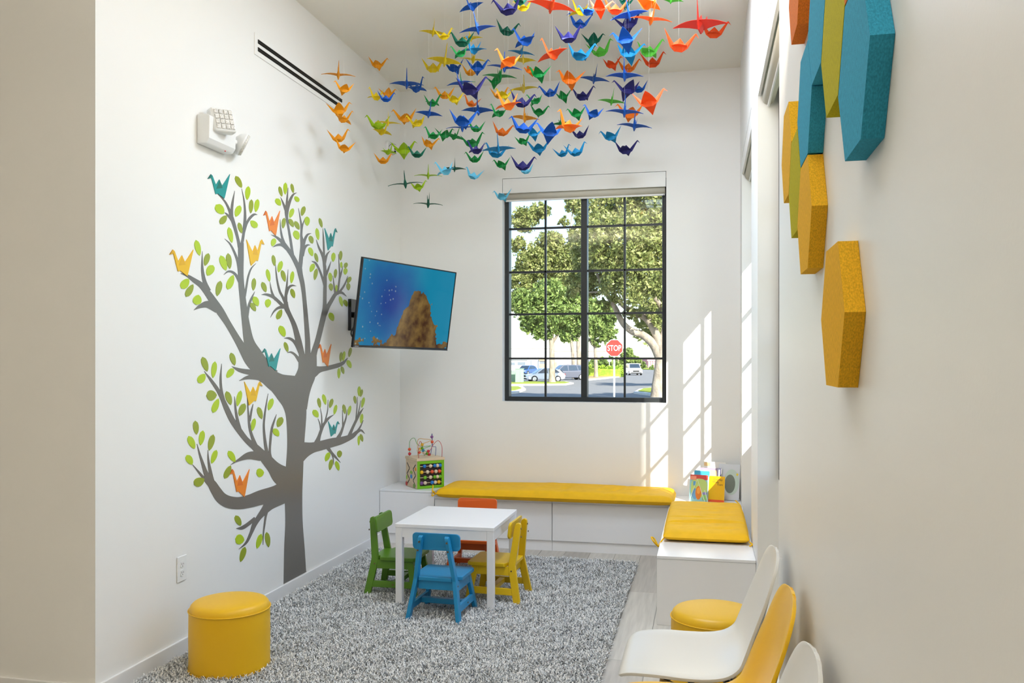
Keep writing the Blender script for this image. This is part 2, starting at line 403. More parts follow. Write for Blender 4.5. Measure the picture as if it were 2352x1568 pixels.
# ------------------------------------------------------------------ children's chairs (face +y)
BOLT = mat('bolt', (120, 100, 70), .35, .5, metal=.7)
def rrect(w, h, r, n=5):
    P = []
    for cx, cy, a in ((w - r, h - r, 0), (-w + r, h - r, 90), (-w + r, -h + r, 180), (w - r, -h + r, 270)):
        for i in range(n + 1):
            t = math.radians(a + 90 * i / n); P.append((cx + r * math.cos(t), cy + r * math.sin(t)))
    return P
def kid_chair(color, col, label, loc, rz):
    m = mat('paint_' + color, col, .36, .5, bump=(70, .05, .001))
    r = empty('kids_chair', loc, rz, label, 'chair', 'painted children chairs around the play table')
    xb, kk = .142, .155
    for s in (-1, 1):
        fn = lambda a, b, t, s=s: (s * (xb - kk * b + t), a, b)
        mk('back_post', prism(B(), [(-.168, 0), (-.128, 0), (-.088, .205), (-.118, .43), (-.125, .447), (-.14, .452), (-.152, .445), (-.154, .43), (-.13, .215)], fn, -.011, .011), m, r, bevel=.003)
        mk('leg', prism(B(), [(.128, 0), (.162, 0), (.126, .208), (.088, .208)], fn, -.011, .011), m, r, bevel=.003)
        mk('side_stretcher', prism(B(), [(-.118, .052), (.13, .052), (.124, .088), (-.112, .088)], fn, -.009, .009), m, r, bevel=.002)
        mk('side_rail', prism(B(), [(-.095, .158), (.105, .158), (.1, .207), (-.092, .207)], fn, -.009, .009), m, r, bevel=.002)
        for a, b in ((-.108, .185), (.01, .07)):
            M = Matrix.Translation(fn(a, b, .0115)) @ Matrix.Rotation(PI / 2, 4, 'Y'); mk('bolt', lathe(B(), [(.0045, -.001), (.0045, .0012)], 12, M), BOLT, r)
        for b in (.375, .42):
            M = Matrix.Translation((s * (xb - kk * b), -.1535 + (.43 - b) * -.05, b)) @ Matrix.Rotation(PI / 2, 4, 'X'); mk('bolt', lathe(B(), [(.005, -.001), (.005, .003)], 12, M), BOLT, r)
    z = .07; mk('cross_stretcher', bx(-(xb - kk * z) + .008, (xb - kk * z) - .008, -.006, .028, .056, .084), m, r, bevel=.002)
    mk('front_rail', bx(-.1, .1, .092, .108, .160, .207), m, r); mk('back_rail', bx(-.098, .098, -.108, -.094, .160, .207), m, r)
    bm = B(); pts = [(-.093, -.125), (.093, -.125), (.101, -.08), (.137, -.07), (.139, .13), (.125, .15), (-.125, .15), (-.139, .13), (-.137, -.07), (-.101, -.08)]
    mk('seat', prism(bm, pts, lambda a, b, t: (a, b, t), .2075, .229), m, r, bevel=.004)
    fnb = lambda a, b, t: (a, -.098 + t - .10 * b - .012 + 1.2 * a * a * .6, .413 + b)
    bm = B(); P = rrect(.134, .046, .022); prism(bm, P, fnb, -.007, .007); mk('backrest', bm, m, r, bevel=.003)
    return r
kid_chair('blue', (28, 138, 190), 'blue wooden children chair on the near side of the white table', (-1.392, 4.475, RZ), math.radians(-2))
kid_chair('yellow', (226, 186, 14), 'yellow wooden children chair on the right side of the white table', (-1.172, 4.868, RZ), math.radians(88))
kid_chair('green', (84, 130, 28), 'green wooden children chair on the left side of the white table', (-1.787, 4.872, RZ), math.radians(-89))
kid_chair('orange', (222, 96, 24), 'orange wooden children chair behind the white table', (-1.475, 5.43, RZ), math.radians(181))

# ------------------------------------------------------------------ poufs
YELV = mat('yellow_vinyl', (232, 182, 16), .42, .45, bump=(260, .08, .001))
def pouf(label, x, y, z, r, h):
    t = empty('round_pouf', (x, y, z), 0, label, 'pouf', 'round yellow vinyl poufs')
    prof = [(r * .96, .004), (r, .012), (r + .001, .02), (r - .001, .03), (r, h * .5), (r - .001, h - .045), (r - .003, h - .03), (r - .008, h - .016), (r - .018, h - .006), (r - .035, h - .001), (r * .5, h + .003), (.01, h + .004)]
    mk('cover', lathe(B(), prof, 72), YELV, t, smooth=True)
    for zz, rr in ((.010, r + .001), (h - .036, r + .0005)):
        mk('seam_piping', tube(B(), [(rr * math.cos(2 * PI * i / 72), rr * math.sin(2 * PI * i / 72), zz) for i in range(73)], .003, 6, False), YELV, t, smooth=True)
    return t
pouf('large yellow round pouf on the rug by the left wall', -2.085, 3.49, RZ, .176, .305)
pouf('yellow round pouf on the wood floor at the end of the window bench', .045, 3.80, 0, .188, .325)

# ------------------------------------------------------------------ shell chairs along the right wall (face -x)
def shell_chair(label, y, col, mname, zoff=0):
    m = mat(mname, col, .32, .5)
    r = empty('shell_chair', (-.02, y, 0), 0, label, 'chair', 'moulded shell chairs along the right wall')
    # profile: distance from front edge, height, half width, side lift
    prof = [(-.0075, .392, .03, 0), (-.007, .394, .085, 0), (-.005, .399, .132, 0), (.001, .410, .168, .002), (.013, .421, .192, .005), (.045, .429, .212, .011), (.12, .428, .226, .02), (.20, .422, .232, .026), (.28, .420, .233, .032),
            (.34, .430, .231, .036), (.385, .458, .228, .04), (.41, .500, .224, .044), (.428, .55, .220, .044), (.444, .61, .214, .038), (.457, .665, .206, .03), (.467, .71, .194, .022), (.474, .742, .176, .016), (.479, .764, .152, .011), (.4825, .779, .118, .007), (.4845, .787, .075, .003), (.485, .790, .025, 0)]
    P = smooth_path(prof, 3); nu = 25; co = []
    for i, (d, z, hw, lf) in enumerate(P):
        a = P[max(i - 1, 0)]; b = P[min(i + 1, len(P) - 1)]; tx, tz = b[0] - a[0], b[1] - a[1]; ll = math.hypot(tx, tz); nx, nz = -tz / ll, tx / ll
        for j in range(nu):
            u = -1 + 2 * j / (nu - 1); lift = lf * abs(u) ** 2.6 - (.010 * max(0, abs(u) - .84) / .16 * min(1, lf / .03))
            rim = 0
            co.append((-.243 + d + nx * lift, hw * u, z + nz * lift + zoff))
    bm = B(); V = [bm.verts.new(c) for c in co]
    for i in range(len(P) - 1):
        for j in range(nu - 1): bm.faces.new((V[i * nu + j], V[i * nu + j + 1], V[(i + 1) * nu + j + 1], V[(i + 1) * nu + j]))
    o = mk('shell', bm, m, r, smooth=True)
    sd = o.modifiers.new('thick', 'SOLIDIFY'); sd.thickness = .009; sd.offset = -1; sd.use_rim = True
    bv = o.modifiers.new('edge', 'BEVEL'); bv.width = .003; bv.segments = 2; bv.limit_method = 'ANGLE'; bv.angle_limit = math.radians(50)
    WOOD = mat('leg_wood', (206, 170, 110), .45, .4, noise=(20, .12, (1, 1, .2))); MET = mat('black_wire', (25, 25, 26), .4, .5)
    ft = []
    for sx, sy in ((-1, -1), (-1, 1), (1, -1), (1, 1)):
        a = (.0 + sx * .10, sy * .11, .385); b = (.0 + sx * .17, sy * .20, 0); ft.append((a, b))
        mk('leg', tube(B(), [a, b], [.0155, .0105], 12), WOOD, r, smooth=True)
    bm = B()
    for i, j in ((0, 1), (0, 2), (3, 1), (3, 2), (0, 3), (1, 2)):
        p = Vector(ft[i][0]); q_ = Vector(ft[j][1]); q0 = Vector(ft[j][0]); e = q0.lerp(q_, .45); tube(bm, [p, e], .004, 6)
    for a, b in ft: tube(bm, [(a[0], a[1], .385), (a[0] * .6, a[1] * .6, .408)], .010, 8)
    mk('wire_brace', bm, MET, r)
    return r
shell_chair('white moulded shell chair nearest the yellow pouf by the window wall', 2.865, (224, 221, 214), 'shell_white')
shell_chair('yellow moulded shell chair standing between the two white ones', 2.36, (240, 188, 14), 'shell_yellow')
shell_chair('white moulded shell chair cut off at the bottom edge, only its back showing', 1.865, (224, 221, 214), 'shell_white')

# ------------------------------------------------------------------ hexagon wall panels
def felt(name, col): return mat('felt_' + name, col, .92, .1, noise=(420, .20, (1, 1, .25)), bump=(420, .4, .0012))
FE = {'blue': felt('blue', (60, 156, 188)), 'lime': felt('lime', (182, 172, 20)), 'yellow': felt('yellow', (230, 176, 44)), 'orange': felt('orange', (222, 120, 44))}
s_ = .149; hexP = [(s_ * math.cos(math.radians(60 * i)) * .985, s_ * math.sin(math.radians(60 * i)) * .985) for i in range(6)]
TH = .0335
for c, yy, zz, lab in (
    ('yellow', 1.653, 1.478, 'lowest mustard yellow felt hexagon, standing apart below the others'),
    ('blue', 1.430, 1.854, 'large blue felt hexagon at the right end of the panel cluster'),
    ('lime', 1.653, 1.987, 'lime felt hexagon beside the rightmost blue one'),
    ('yellow', 2.100, 1.732, 'mustard yellow felt hexagon directly under the left blue one'),
    ('blue', 2.100, 1.990, 'blue felt hexagon right above a mustard yellow one'),
    ('blue', 1.877, 2.119, 'blue felt hexagon at the top of the picture, left of the lime one'),
    ('lime', 2.324, 1.850, 'narrow-looking lime felt hexagon between two mustard yellow ones'),
    ('yellow', 2.548, 1.983, 'leftmost mustard yellow felt hexagon, nearest the window recess'),
    ('orange', 2.324, 2.366, 'orange felt hexagon high up next to the window recess'),
    ('orange', 1.430, 2.112, 'orange felt hexagon mostly above the picture, over the right blue one')):
    r = empty('acoustic_panel', (XR, yy, zz), 0, lab, 'wall panel', 'hexagon felt panels on the right wall')
    mk('core', prism(B(), hexP, lambda a, b, t: (-t, a, b), .0005, TH - .003), FE[c], r)
    mk('face', prism(B(), hexP, lambda a, b, t: (-t, a, b), TH - .003, TH), FE[c], r)

# ------------------------------------------------------------------ things on the left wall
def LW(x, y, d=0): p = on(x, y, 'X', XL); p.x += d; return p
SLOT = mat('vent_grille_dark', (58, 54, 48), .35, .5, metal=.5)
v = empty('air_vent', (XL, 4.89, 3.14), 0, 'long white air vent with two dark slots high on the left wall', 'vent')
mk('frame', bx(.0005, .006, -.587, .592, -.058, .062), WALL, v, bevel=.001)
for z0, z1 in ((.011, .034), (-.032, -.009)):
    mk('slot', bx(.006, .0075, -.557, .572, z0, z1), DARK, v)
    mk('slat', bx(.0075, .011, -.557, .572, z1 - .006, z1 - .002), SLOT, v); mk('slat', bx(.0075, .011, -.557, .572, z0 + .007, z0 + .010), SLOT, v)
e = empty('emergency_light', (XL, 3.875, 2.53), 0, 'white emergency light with two lamp heads on the left wall', 'light fixture')
bm = B(); prism(bm, [(0, -.075), (.05, -.075), (.068, -.05), (.072, .06), (.05, .07), (0, .07)], lambda a, b, t: (a, t, b), -.12, .125); mk('housing', bm, WPLAST, e, bevel=.006)
LENS = mat('lamp_lens', (214, 210, 202), .15, .6, noise=(160, .35), bump=(220, .6, .004)); REDL = mat('indicator_red', (200, 60, 60), .4)
Mh = Matrix.Translation((.085, -.03, .055)) @ Matrix.Rotation(math.radians(-12), 4, 'Y') @ Matrix.Rotation(math.radians(-30), 4, 'Z')
bm = box(B(), -.035, .02, -.062, .062, -.062, .062); bmesh.ops.transform(bm, matrix=Mh, verts=bm.verts); h1 = mk('lamp_head', bm, WPLAST, e, bevel=.014, seg=3)
bm = B()
for i in range(4):
    for j in range(4): box(bm, .02, .025, -.05 + i * .0255, -.027 + i * .0255, -.05 + j * .0255, -.027 + j * .0255)
bmesh.ops.transform(bm, matrix=Mh, verts=bm.verts); mk('led_grid', bm, LENS, h1, bevel=.003)
Mh = Matrix.Translation((.07, .195, -.01)) @ Matrix.Rotation(math.radians(35), 4, 'Z') @ Matrix.Rotation(math.radians(115), 4, 'Y')
bm = lathe(B(), [(.02, -.05), (.045, -.035), (.06, -.01), (.062, 0)], 32, Mh); h2 = mk('lamp_head', bm, WPLAST, e, smooth=True)
mk('lens', lathe(B(), [(.06, .0005), (.055, .012), (.02, .014)], 32, Mh), LENS, h2)
mk('pivot', tube(B(), [(.05, .12, -.01), (.055, .16, -.01)], .016, 12), WPLAST, e); mk('indicator', lathe(B(), [(.004, 0), (.004, .004)], 10, Matrix.Translation((.052, .05, -.0775))), REDL, e)
po = LW(416, 1305); ou = empty('wall_outlet', (XL, po.y, po.z), 0, 'white duplex power outlet low on the left wall', 'outlet')
mk('cover_plate', bx(.0005, .006, -.037, .037, -.060, .060), WPLAST, ou, bevel=.003)
for z in (-.02, .02):
    g = mk('receptacle', prism(B(), rrect(.016, .0145, .009), lambda a, b, t: (t, a, z + b), .006, .0085), WPLAST, ou)
    bm = B(); box(bm, .0085, .009, -.008, -.006, z - .002, z + .007); box(bm, .0085, .009, .005, .007, z - .002, z + .006); lathe(bm, [(.0022, 0), (.0022, .0005)], 10, Matrix.Translation((.0085, 0, z - .008)) @ Matrix.Rotation(PI / 2, 4, 'Y'))
    mk('socket_holes', bm, DARK, g)
cm = empty('security_camera', (XL, 6.33, 3.05), 0, 'small white dome camera in the corner high on the left wall', 'camera')
MR = Matrix.Rotation(PI / 2, 4, 'Y')
mk('mount_base', lathe(B(), [(.056, 0), (.056, .02), (.05, .03)], 40, MR), WPLAST, cm, smooth=False)
MS = Matrix.Translation((.05, .0, -.012)) @ Matrix.Rotation(math.radians(-38), 4, 'Z') @ Matrix.Rotation(math.radians(105), 4, 'Y')
sp = mk('eyeball', lathe(B(), [(.04 * math.sin(t), .04 * math.cos(t) * -1) for t in np.linspace(.05, PI - .5, 16)], 32, MS), WPLAST, cm, smooth=True)
mk('lens', lathe(B(), [(.011, .0345), (.011, .038), (.006, .0385)], 20, MS @ Matrix.Translation((-.008, 0, 0))), DARK, sp); mk('lens', lathe(B(), [(.009, .033), (.009, .0365)], 20, MS @ Matrix.Translation((.015, 0, 0))), DARK, sp)
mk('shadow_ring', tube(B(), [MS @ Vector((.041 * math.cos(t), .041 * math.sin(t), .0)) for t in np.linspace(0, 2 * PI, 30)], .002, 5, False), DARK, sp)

# ------------------------------------------------------------------ vinyl tree on the left wall
BARK = mat('vinyl_grey', (112, 108, 102), .24, .5, bump=(420, .22, .0006))
LEAFC = {'l': mat('vinyl_lime', (178, 205, 26), .32, .5, bump=(420, .2, .0006)), 'd': mat('vinyl_olive', (150, 164, 38), .32, .5, bump=(420, .2, .0006))}
tp = LW(677, 1330); tree = empty('tree_decal', (XL, tp.y, .08), 0, 'grey vinyl tree with lime leaves stuck on the left wall', 'wall decal')
T0 = Vector((XL, tp.y, .08))
STROKES = '''678,1350,54 676,1260,47 675,1200,40 674,1140,40 676,1080,40 679,1020,39 680,960,46 677,930,55 672,905,76 668,885,96
626,868,40 604,851,46 585,815,35 572,785,24 565,747,18 559,700,14.5 553,640,13 553,590,13 553,558,13
550,568,8 545.5,546,6.5 537,515,8 531,497,8.5 527,484,6 518.5,466,4.5 508,453,3 498,444,.5
532,499,7 532,482,6 534,464,5 538.7,438,.5
515.5,488,1 521,492,4 530,503,5 537,515,5
554,566,7 558,545,6 561,520,6.5 562.5,500,6 562,478,4.5 559.5,456,3 554.7,433,.5
591,493,.5 583,492.5,5 573.5,501,6 566,514,5 560,534,5
515.6,548,.5 528,560,3.5 538,579,5 546,602,6 550,628,7
513.5,631,.5 523,623.5,4 533,624.5,5.5 542,632,6 551,648,8
588,604.5,.5 577,616,3 570,634,4 566,656,4.5 561,686,5
585,669.4,.5 577,686,4.5 570.5,705,6 565,738,8
592,842,34 573,825,26 550,788,17 525,746,14.5 505,714,18 490,692,17 476,672,15 462,655,13 445,643,10 430,633,6 414.5,627.5,1
444.6,712,.5 460,703,9 478,699,17 500,709,20
464.5,576.6,.5 464,600,3.5 465,624,6.5 470,648,9 480,668,9
531.5,841,.5 551,850,9 575,855,13 602,862,20
549,874,.5 567,867,8 588,865,14 612,868,20
604,856,34 620,868,40 642,882,48 672,892,60
706,818,42 706,845,42 702,862,44 694,880,46 684,905,52 678,935,54
695,826,15 691,805,13 684.5,779.5,13.5 676,748,11 665.5,724,9.5 658,708,11 656,693,9
656,699,8 656,685,7 657,670,5.5 659,650,3.5 661.4,618.5,.5
680.5,656.7,.5 670,655.5,4.5 662,662,5.5 657,678,5
656,698,6 649,682,5.5 642,668,5 636.5,645,4 633.5,622,2.5 632.7,607,.5
600,676.6,.5 611,676,5 625,680.5,7 637,690,7 653,706,8
620,647,.5 622,662,3 626,676,5 633,689,5
620.7,729,.5 629,715,3.5 640,706.5,6 657,704,9
652,776.5,.5 663,776.5,5 673,782,6.5 681,792,8 689,810,8
659,810,.5 668,808.5,4 678,815,5.5 688,829,8
707,826,14 706.5,800,12 706,779,11.5 702.6,731,10 698.5,684,9 694.5,652,10 690,632,11 687,616,13
689,624,10 680,604,10 671,587,9.5 660,571,9 650,558,9 644,552,7 634,544,4.5 622.3,538.8,.5
626,567.5,.5 637,562.5,5 649,563,7 662,574,8
643,503.7,.5 644.5,527,3.5 648,546,5 654,562,6
674,593,6 671,578,5.5 667,551,5.5 661.5,519,4.8 658.5,500,6 658,488,8.5 659,475,11
644,452.6,.5 649,464,3.5 656,482,6
661.4,431,.5 659.5,452,3.5 658,476,6
681.3,442.3,.5 673,447,4 666,460,6 660,480,7
687,625,10 690,605,9 692,585,9 695,567,11 693,550,7 691.8,540,5 692.2,522,4.5 689.5,502,3 685.3,478,.5
699.7,502,.5 695.5,514,2.5 692.5,528,4
715,535.6,.5 706,539,4.5 699.5,551,6 695,569,7
712.4,562.7,.5 705,563,4.5 698.5,571,6 694,588,7
717,828,16 722,806,13.5 730,779,12 738,746,12 745,716,12 745.5,700,8.5 746,670,8 746.5,640,7.5 745.5,610,7
745.5,614,7 743.5,595,7 738.5,581,5.5 732,568,4 726,550,.5
744.3,596,4.5 742.8,552,3.5 741.2,524.4,.5
745,608,5.5 750,586,4.5 758,575.4,.5
715.6,599.4,1 725,604.5,4.5 734,621,4.5 741.5,642,5 746,658,6
760.3,599.4,.5 754.5,616,4 748,633,5
744,726,10 752,706,9.5 760,692,8.5 769,677,8 777,670,8
774,672,7 785,672,5.5 796,680.6,.5
798.6,633.6,.5 792,652,3.5 783,666,4.5 774,675,6
775,672,4.5 778.5,648,4 780,632,4 779,615,2.5 777,583.4,.5
779.5,640,4 783.8,626,3 787.4,610.5,.5
764.3,632.8,.5 767,655,2.5 770,680,3.5
700,864,34 722,852,24 735,848,14 752,845,10.5 775,839,10 788,833,7 798.6,821.8,.5
672,1045,60 695,1034,40 716,1028,25 735,1023.5,22 763,1016,20.5 783,1011.5,17 807.5,1002,11 820,991.5,7 829,988,5 837.8,995.6,.5
727,1019,14 732,1004,8 737,989,6.5 743,975,6 754,960.5,5 766.4,952,.8
730,960.8,.8 734.5,974,2.5 736.5,988,3.5
735.4,936.8,.5 738.3,954,2 739,979,3
753,917.7,.5 752,943,2 746,968,3
775,1008,9 783,993,6 788.5,977,4.5 794.5,959,3 797,939.7,.5
786,941.6,.5 786.7,962,2 787,981,3
800,1005,8 808,986,6 815,971,5.5 825,951,5 834.4,936.8,.5
820.6,911,.5 819.3,940,2 817,966,3
828.6,919.6,.5 824,943,2 820,961,3
834.4,964.6,.5 826,982,3.5 814,998,5
751,1026,9 760,1038,6 770,1049,4.5 781.7,1062,.5
757,1034,4 764,1048,3 766.4,1067,.5
668,1105,50 645,1090,45 628,1073,30 612,1055,25 598,1040,20 586,1027,16 566,1010,12 546,984,13 532,963,12.5 521,940,12 510,915,9 499,894,8 484.5,873,6 468.6,852,.5
508.5,835,.5 506.3,868,4.5 508,895,5.5 514,921,6
538.4,910,.5 540,933,4 544,960,6 551,988,8
594,1038,10 583,1014,8 576,994,6 572.3,976,5.5 570,950,3.5 567.5,910,1
581,927.6,1 577,944,4 573.5,967,4
529.4,1067,.5 548,1056,6 572,1046,17 598,1047,22
624,1076,12 614,1045,8.5 608.5,1015,6.5 605.5,980,4.5 607.3,955,4 610.5,932,3 615.3,903.7,.5
626,1066,8 619.5,1040,5 621,1008,5 624,984,4.8 629.5,966,3.5 634.7,951,.5
672,1120,60 640,1133,42 600,1142,34 575,1150,30 549,1155,28 525,1152.5,28 508,1143,26 496,1127,23 487,1112,20 479,1100,14 472,1085,10 466,1067,7 458,1042,4 452,1019,.5
495,1122,10 487,1103,9 482,1080,7 478,1055,4 477,1033,.5
441.5,1066,.5 456,1083.5,4 468,1098,6 482,1115,8
645,1138,40 622,1155,28 609,1170,18 595,1187,12 584,1204,10.5 576,1224,7 565,1246,5 548,1261,.5
542.3,1212.8,.5 555,1212,8 569,1203.5,8 586,1190,8
617,1157,10 610.5,1182,5 607,1205,4 604.5,1226,2.5 603.6,1251,.5'''
bm = B()
for si, line in enumerate(STROKES.split('\n')):
    P = smooth_path([[float(v) for v in t.split(',')] for t in line.split()], 6); prev = None; off = .0012 + si * 1.2e-5
    for i, (x, y, wd) in enumerate(P):
        a = P[max(i - 1, 0)]; b = P[min(i + 1, len(P) - 1)]; dx_, dy_ = b[0] - a[0], b[1] - a[1]; l = math.hypot(dx_, dy_) or 1
        nx, ny = -dy_ / l * wd / 2, dx_ / l * wd / 2
        pa, pb = LW(x + nx, y + ny, off) - T0, LW(x - nx, y - ny, off) - T0
        for p in (pa, pb): p.z = max(p.z, BBZ - .08 + .002)
        cur = (bm.verts.new(pa), bm.verts.new(pb), bm.verts.new(pa - Vector((off - .0001, 0, 0))), bm.verts.new(pb - Vector((off - .0001, 0, 0))))
        if prev:
            try:
                bm.faces.new((prev[0], prev[1], cur[1], cur[0])); bm.faces.new((prev[0], cur[0], cur[2], prev[2])); bm.faces.new((prev[1], prev[3], cur[3], cur[1]))
            except ValueError: pass
        prev = cur
mk('branches', bm, BARK, tree)
LEAVES = [((380, 390, 6.27), '''d1008,88,1095,258,75 l1190,235,1172,433,72 d1235,425,1225,625,62 l1325,420,1297,608,68 l725,500,835,635,118 l1070,512,1010,675,85 d785,780,875,655,88 d1052,758,1095,912,60
l1315,830,1225,730,88 l908,825,955,1050,72 l435,1010,490,1235,82 d615,1200,565,1382,78 l680,1370,600,1522,108 l792,1232,870,1450,92 d897,1200,925,1425,78'''),
((600, 400, 6.27), '''d258,175,295,322,50 l345,120,343,292,56 d432,135,460,272,44 l210,350,275,452,75 l538,395,480,318,62 d618,460,580,600,62 l455,490,410,630,62 d328,628,310,780,55 d402,640,460,760,62
d482,675,545,798,62 l655,608,660,745,76 l480,810,530,942,88 l190,922,155,1038,70 d700,885,735,1000,65 l690,1052,735,1180,65 d772,1132,810,1268,48 l795,775,820,948,52 d835,630,873,770,46 l1040,1127,1032,1262,58
d1145,1100,1138,1243,46 d165,1162,190,1322,54 l290,1247,245,1413,66 l80,1365,118,1547,56 d295,1380,340,1548,62 l452,1395,430,1572,54 l755,1285,705,1408,66 d795,1357,765,1525,54 l1150,1262,1150,1352,32 d1225,1270,1205,1355,52
l1215,1350,1205,1448,58 d1072,1362,1060,1498,44 l985,1415,1000,1547,52'''),
((380, 620, 6.27), '''l225,265,330,125,112 d292,385,395,205,88 l440,500,470,355,125 d788,155,740,375,85 l890,280,975,70,95 d1275,115,1262,295,62 d1390,172,1445,318,68 l1270,380,1330,520,85 d1225,470,1295,592,68
d530,1250,600,1460,88 l710,1315,680,1555,75 d940,1190,995,1372,78 l975,1415,880,1550,85'''),
((600, 620, 6.27), '''d1285,95,1240,190,55 d1250,185,1255,292,55 l100,415,85,540,85 d430,268,475,405,62 l1130,375,1165,525,48 d1190,425,1235,525,56 l985,612,1035,735,75 d995,190,1010,300,60 l1080,212,1080,312,30
d225,710,290,565,75 l265,800,335,960,90 d335,1035,380,1180,55 d1150,1180,1140,1325,40 l1197,1168,1175,1312,40 d1290,1115,1262,1253,42 l1240,1295,1290,1412,60 l1118,1410,1115,1562,42 d1155,1385,1185,1497,45'''),
((400, 800, 6.27), '''l345,495,440,365,105 d460,680,610,670,150 l553,925,635,720,88 d750,615,815,812,85 l955,605,905,832,72 d1012,790,935,970,90 l1155,1005,1115,1192,62 d1207,842,1260,1015,72 l1413,717,1355,890,72
d300,1040,320,1240,80 l205,1260,290,1445,92 l410,1180,375,1395,80 d560,1238,500,1470,85'''),
((400, 940, 6.03), '''l172,630,245,765,90 l582,560,515,750,72 d272,1042,412,960,120 l750,572,840,728,82 d695,958,780,775,80 l1135,882,1240,870,120 d1490,105,1430,245,85 l1375,265,1445,372,80'''),
((620, 800, 5.225), '''l520,735,575,828,65 d578,592,600,715,42 l635,548,668,675,44 d748,602,715,715,44 l795,675,768,793,38 d880,670,900,787,40 l965,685,938,805,36 d1012,567,1025,665,34 l1070,453,1068,575,38 d1105,490,1085,582,32
l1128,585,1100,712,36 l1105,782,1090,900,36 l1065,1045,1063,1165,28 d1085,1025,1110,1120,38 l710,1245,665,1355,55 d740,1328,715,1460,46 l790,1350,825,1465,46 d835,1222,830,1310,58'''),
((500, 1100, 6.03), '''d245,502,315,645,78 l240,825,365,845,140 l600,757,540,962,72 d675,733,703,942,70 d375,937,312,1147,74''')]
for (ox, oy, sc), txt in LEAVES:
    for t in txt.split():
        x1, y1, x2, y2, wd = [float(v) / sc for v in t[1:].split(',')]; x1 += ox; x2 += ox; y1 += oy; y2 += oy
        L = math.hypot(x2 - x1, y2 - y1); ux, uy = (x2 - x1) / L, (y2 - y1) / L; P = []
        for s in (1, -1):
            seq = np.linspace(0, 1, 9) if s > 0 else np.linspace(1, 0, 9)[1:-1]
            for q in seq:
                hw = wd / 2 * (math.sin(PI * q ** .82)) ** .62 if 0 < q < 1 else 0
                P.append((x1 + ux * L * q - uy * hw * s, y1 + uy * L * q + ux * hw * s))
        bm = B(); top = [bm.verts.new(LW(a, b, .0028) - T0) for a, b in P]; bot = [bm.verts.new(LW(a, b, .0002) - T0) for a, b in P]
        bm.faces.new(top)
        for i in range(len(P)): bm.faces.new((top[i], bot[i], bot[(i + 1) % len(P)], top[(i + 1) % len(P)]))
        mk('leaf', bm, LEAFC[t[0]], tree)
BIRD = [(0, .19), (.14, 0), (.21, .06), (.37, .45), (.52, .22), (.65, .48), (1, 0), (.78, .88), (.74, 1), (.45, .79), (.36, .82), (.17, .15)]
HUMP = [(.37, .60), (.52, .22), (.66, .57)]; HEAD = [(0, .19), (.14, 0), (.18, .12)]
BC = {'teal': ((24, 150, 148), (30, 118, 108)), 'yellow': ((238, 188, 8), (226, 172, 4)), 'orange': ((240, 134, 34), (226, 112, 24))}
for c, b4, fl_, lab in (('teal', (476, 400, 527, 456), 0, 'teal paper-crane sticker at the top left of the vinyl tree'), ('yellow', (388, 573, 443, 634), 0, 'yellow crane sticker on the far left branch tip of the vinyl tree'),
    ('yellow', (565, 550, 606, 610), 1, 'yellow crane sticker facing right in the upper middle of the vinyl tree'), ('orange', (604, 484, 642, 541), 0, 'orange crane sticker on an upper middle branch of the vinyl tree'),
    ('teal', (745, 524, 774, 575), 1, 'teal crane sticker facing right, high beside the television'), ('teal', (601, 800, 643, 851), 0, 'teal crane sticker in the main fork of the vinyl tree'),
    ('orange', (730, 790, 760, 842), 0, 'orange crane sticker on the branch under the television'), ('yellow', (560, 876, 602, 931), 1, 'yellow crane sticker on the left middle branch of the vinyl tree'),
    ('teal', (753, 967, 779, 1002), 1, 'teal crane sticker on the right lower branch of the vinyl tree'), ('orange', (526, 1077, 572, 1141), 0, 'orange crane sticker sitting on the lowest left limb')):
    x0, y0, x1, y1 = b4; f = (lambda p: (x0 + (1 - p[0] if fl_ else p[0]) * (x1 - x0), y0 + p[1] * (y1 - y0)))
    c0 = LW((x0 + x1) / 2, y1); r = empty('crane_decal', (XL, c0.y, c0.z), 0, lab, 'wall decal', 'crane stickers on the vinyl tree'); O = Vector((XL, c0.y, c0.z))
    for nm, P, d, cc in (('body', BIRD, .0045, BC[c][0]), ('wing_fold', HUMP, .0050, BC[c][1]), ('beak', HEAD, .0050, BC[c][1])):
        bm = B(); Q = [f(p) for p in P]; top = [bm.verts.new(LW(a, b, d) - O) for a, b in Q]; bot = [bm.verts.new(LW(a, b, .0003) - O) for a, b in Q]; bm.faces.new(top)
        for i in range(len(Q)): bm.faces.new((top[i], bot[i], bot[(i + 1) % len(Q)], top[(i + 1) % len(Q)]))
        bmesh.ops.triangulate(bm, faces=[g for g in bm.faces if len(g.verts) > 4])
        mk(nm, bm, mat('vinyl_%s_%s' % (c, nm), cc, .32, .5, bump=(420, .2, .0006)), r)

# ------------------------------------------------------------------ television
yaw, pit, rol = math.radians(70.19), math.radians(7.95), math.radians(-.75)
r_ = Vector((math.cos(yaw), math.sin(yaw), 0)); n0 = Vector((math.sin(yaw), -math.cos(yaw), 0)); up = Vector((0, 0, 1))
n2 = n0 * math.cos(pit) - up * math.sin(pit); u2 = up * math.cos(pit) + n0 * math.sin(pit)
r2 = r_ * math.cos(rol) + u2 * math.sin(rol); u3 = u2 * math.cos(rol) - r_ * math.sin(rol)
tvp = Vector((-1.97, 5.539, 1.754))
tv = empty('television', (0, 0, 0), 0, 'wall-mounted flat television showing a blue underwater picture', 'television')
tv.matrix_world = Matrix(((r2.x, -n2.x, u3.x, tvp.x), (r2.y, -n2.y, u3.y, tvp.y), (r2.z, -n2.z, u3.z, tvp.z), (0, 0, 0, 1)))
TVB = mat('tv_black', (22, 22, 24), .18, .6); CHR = mat('tv_silver', (150, 150, 152), .2, .5, metal=.9)
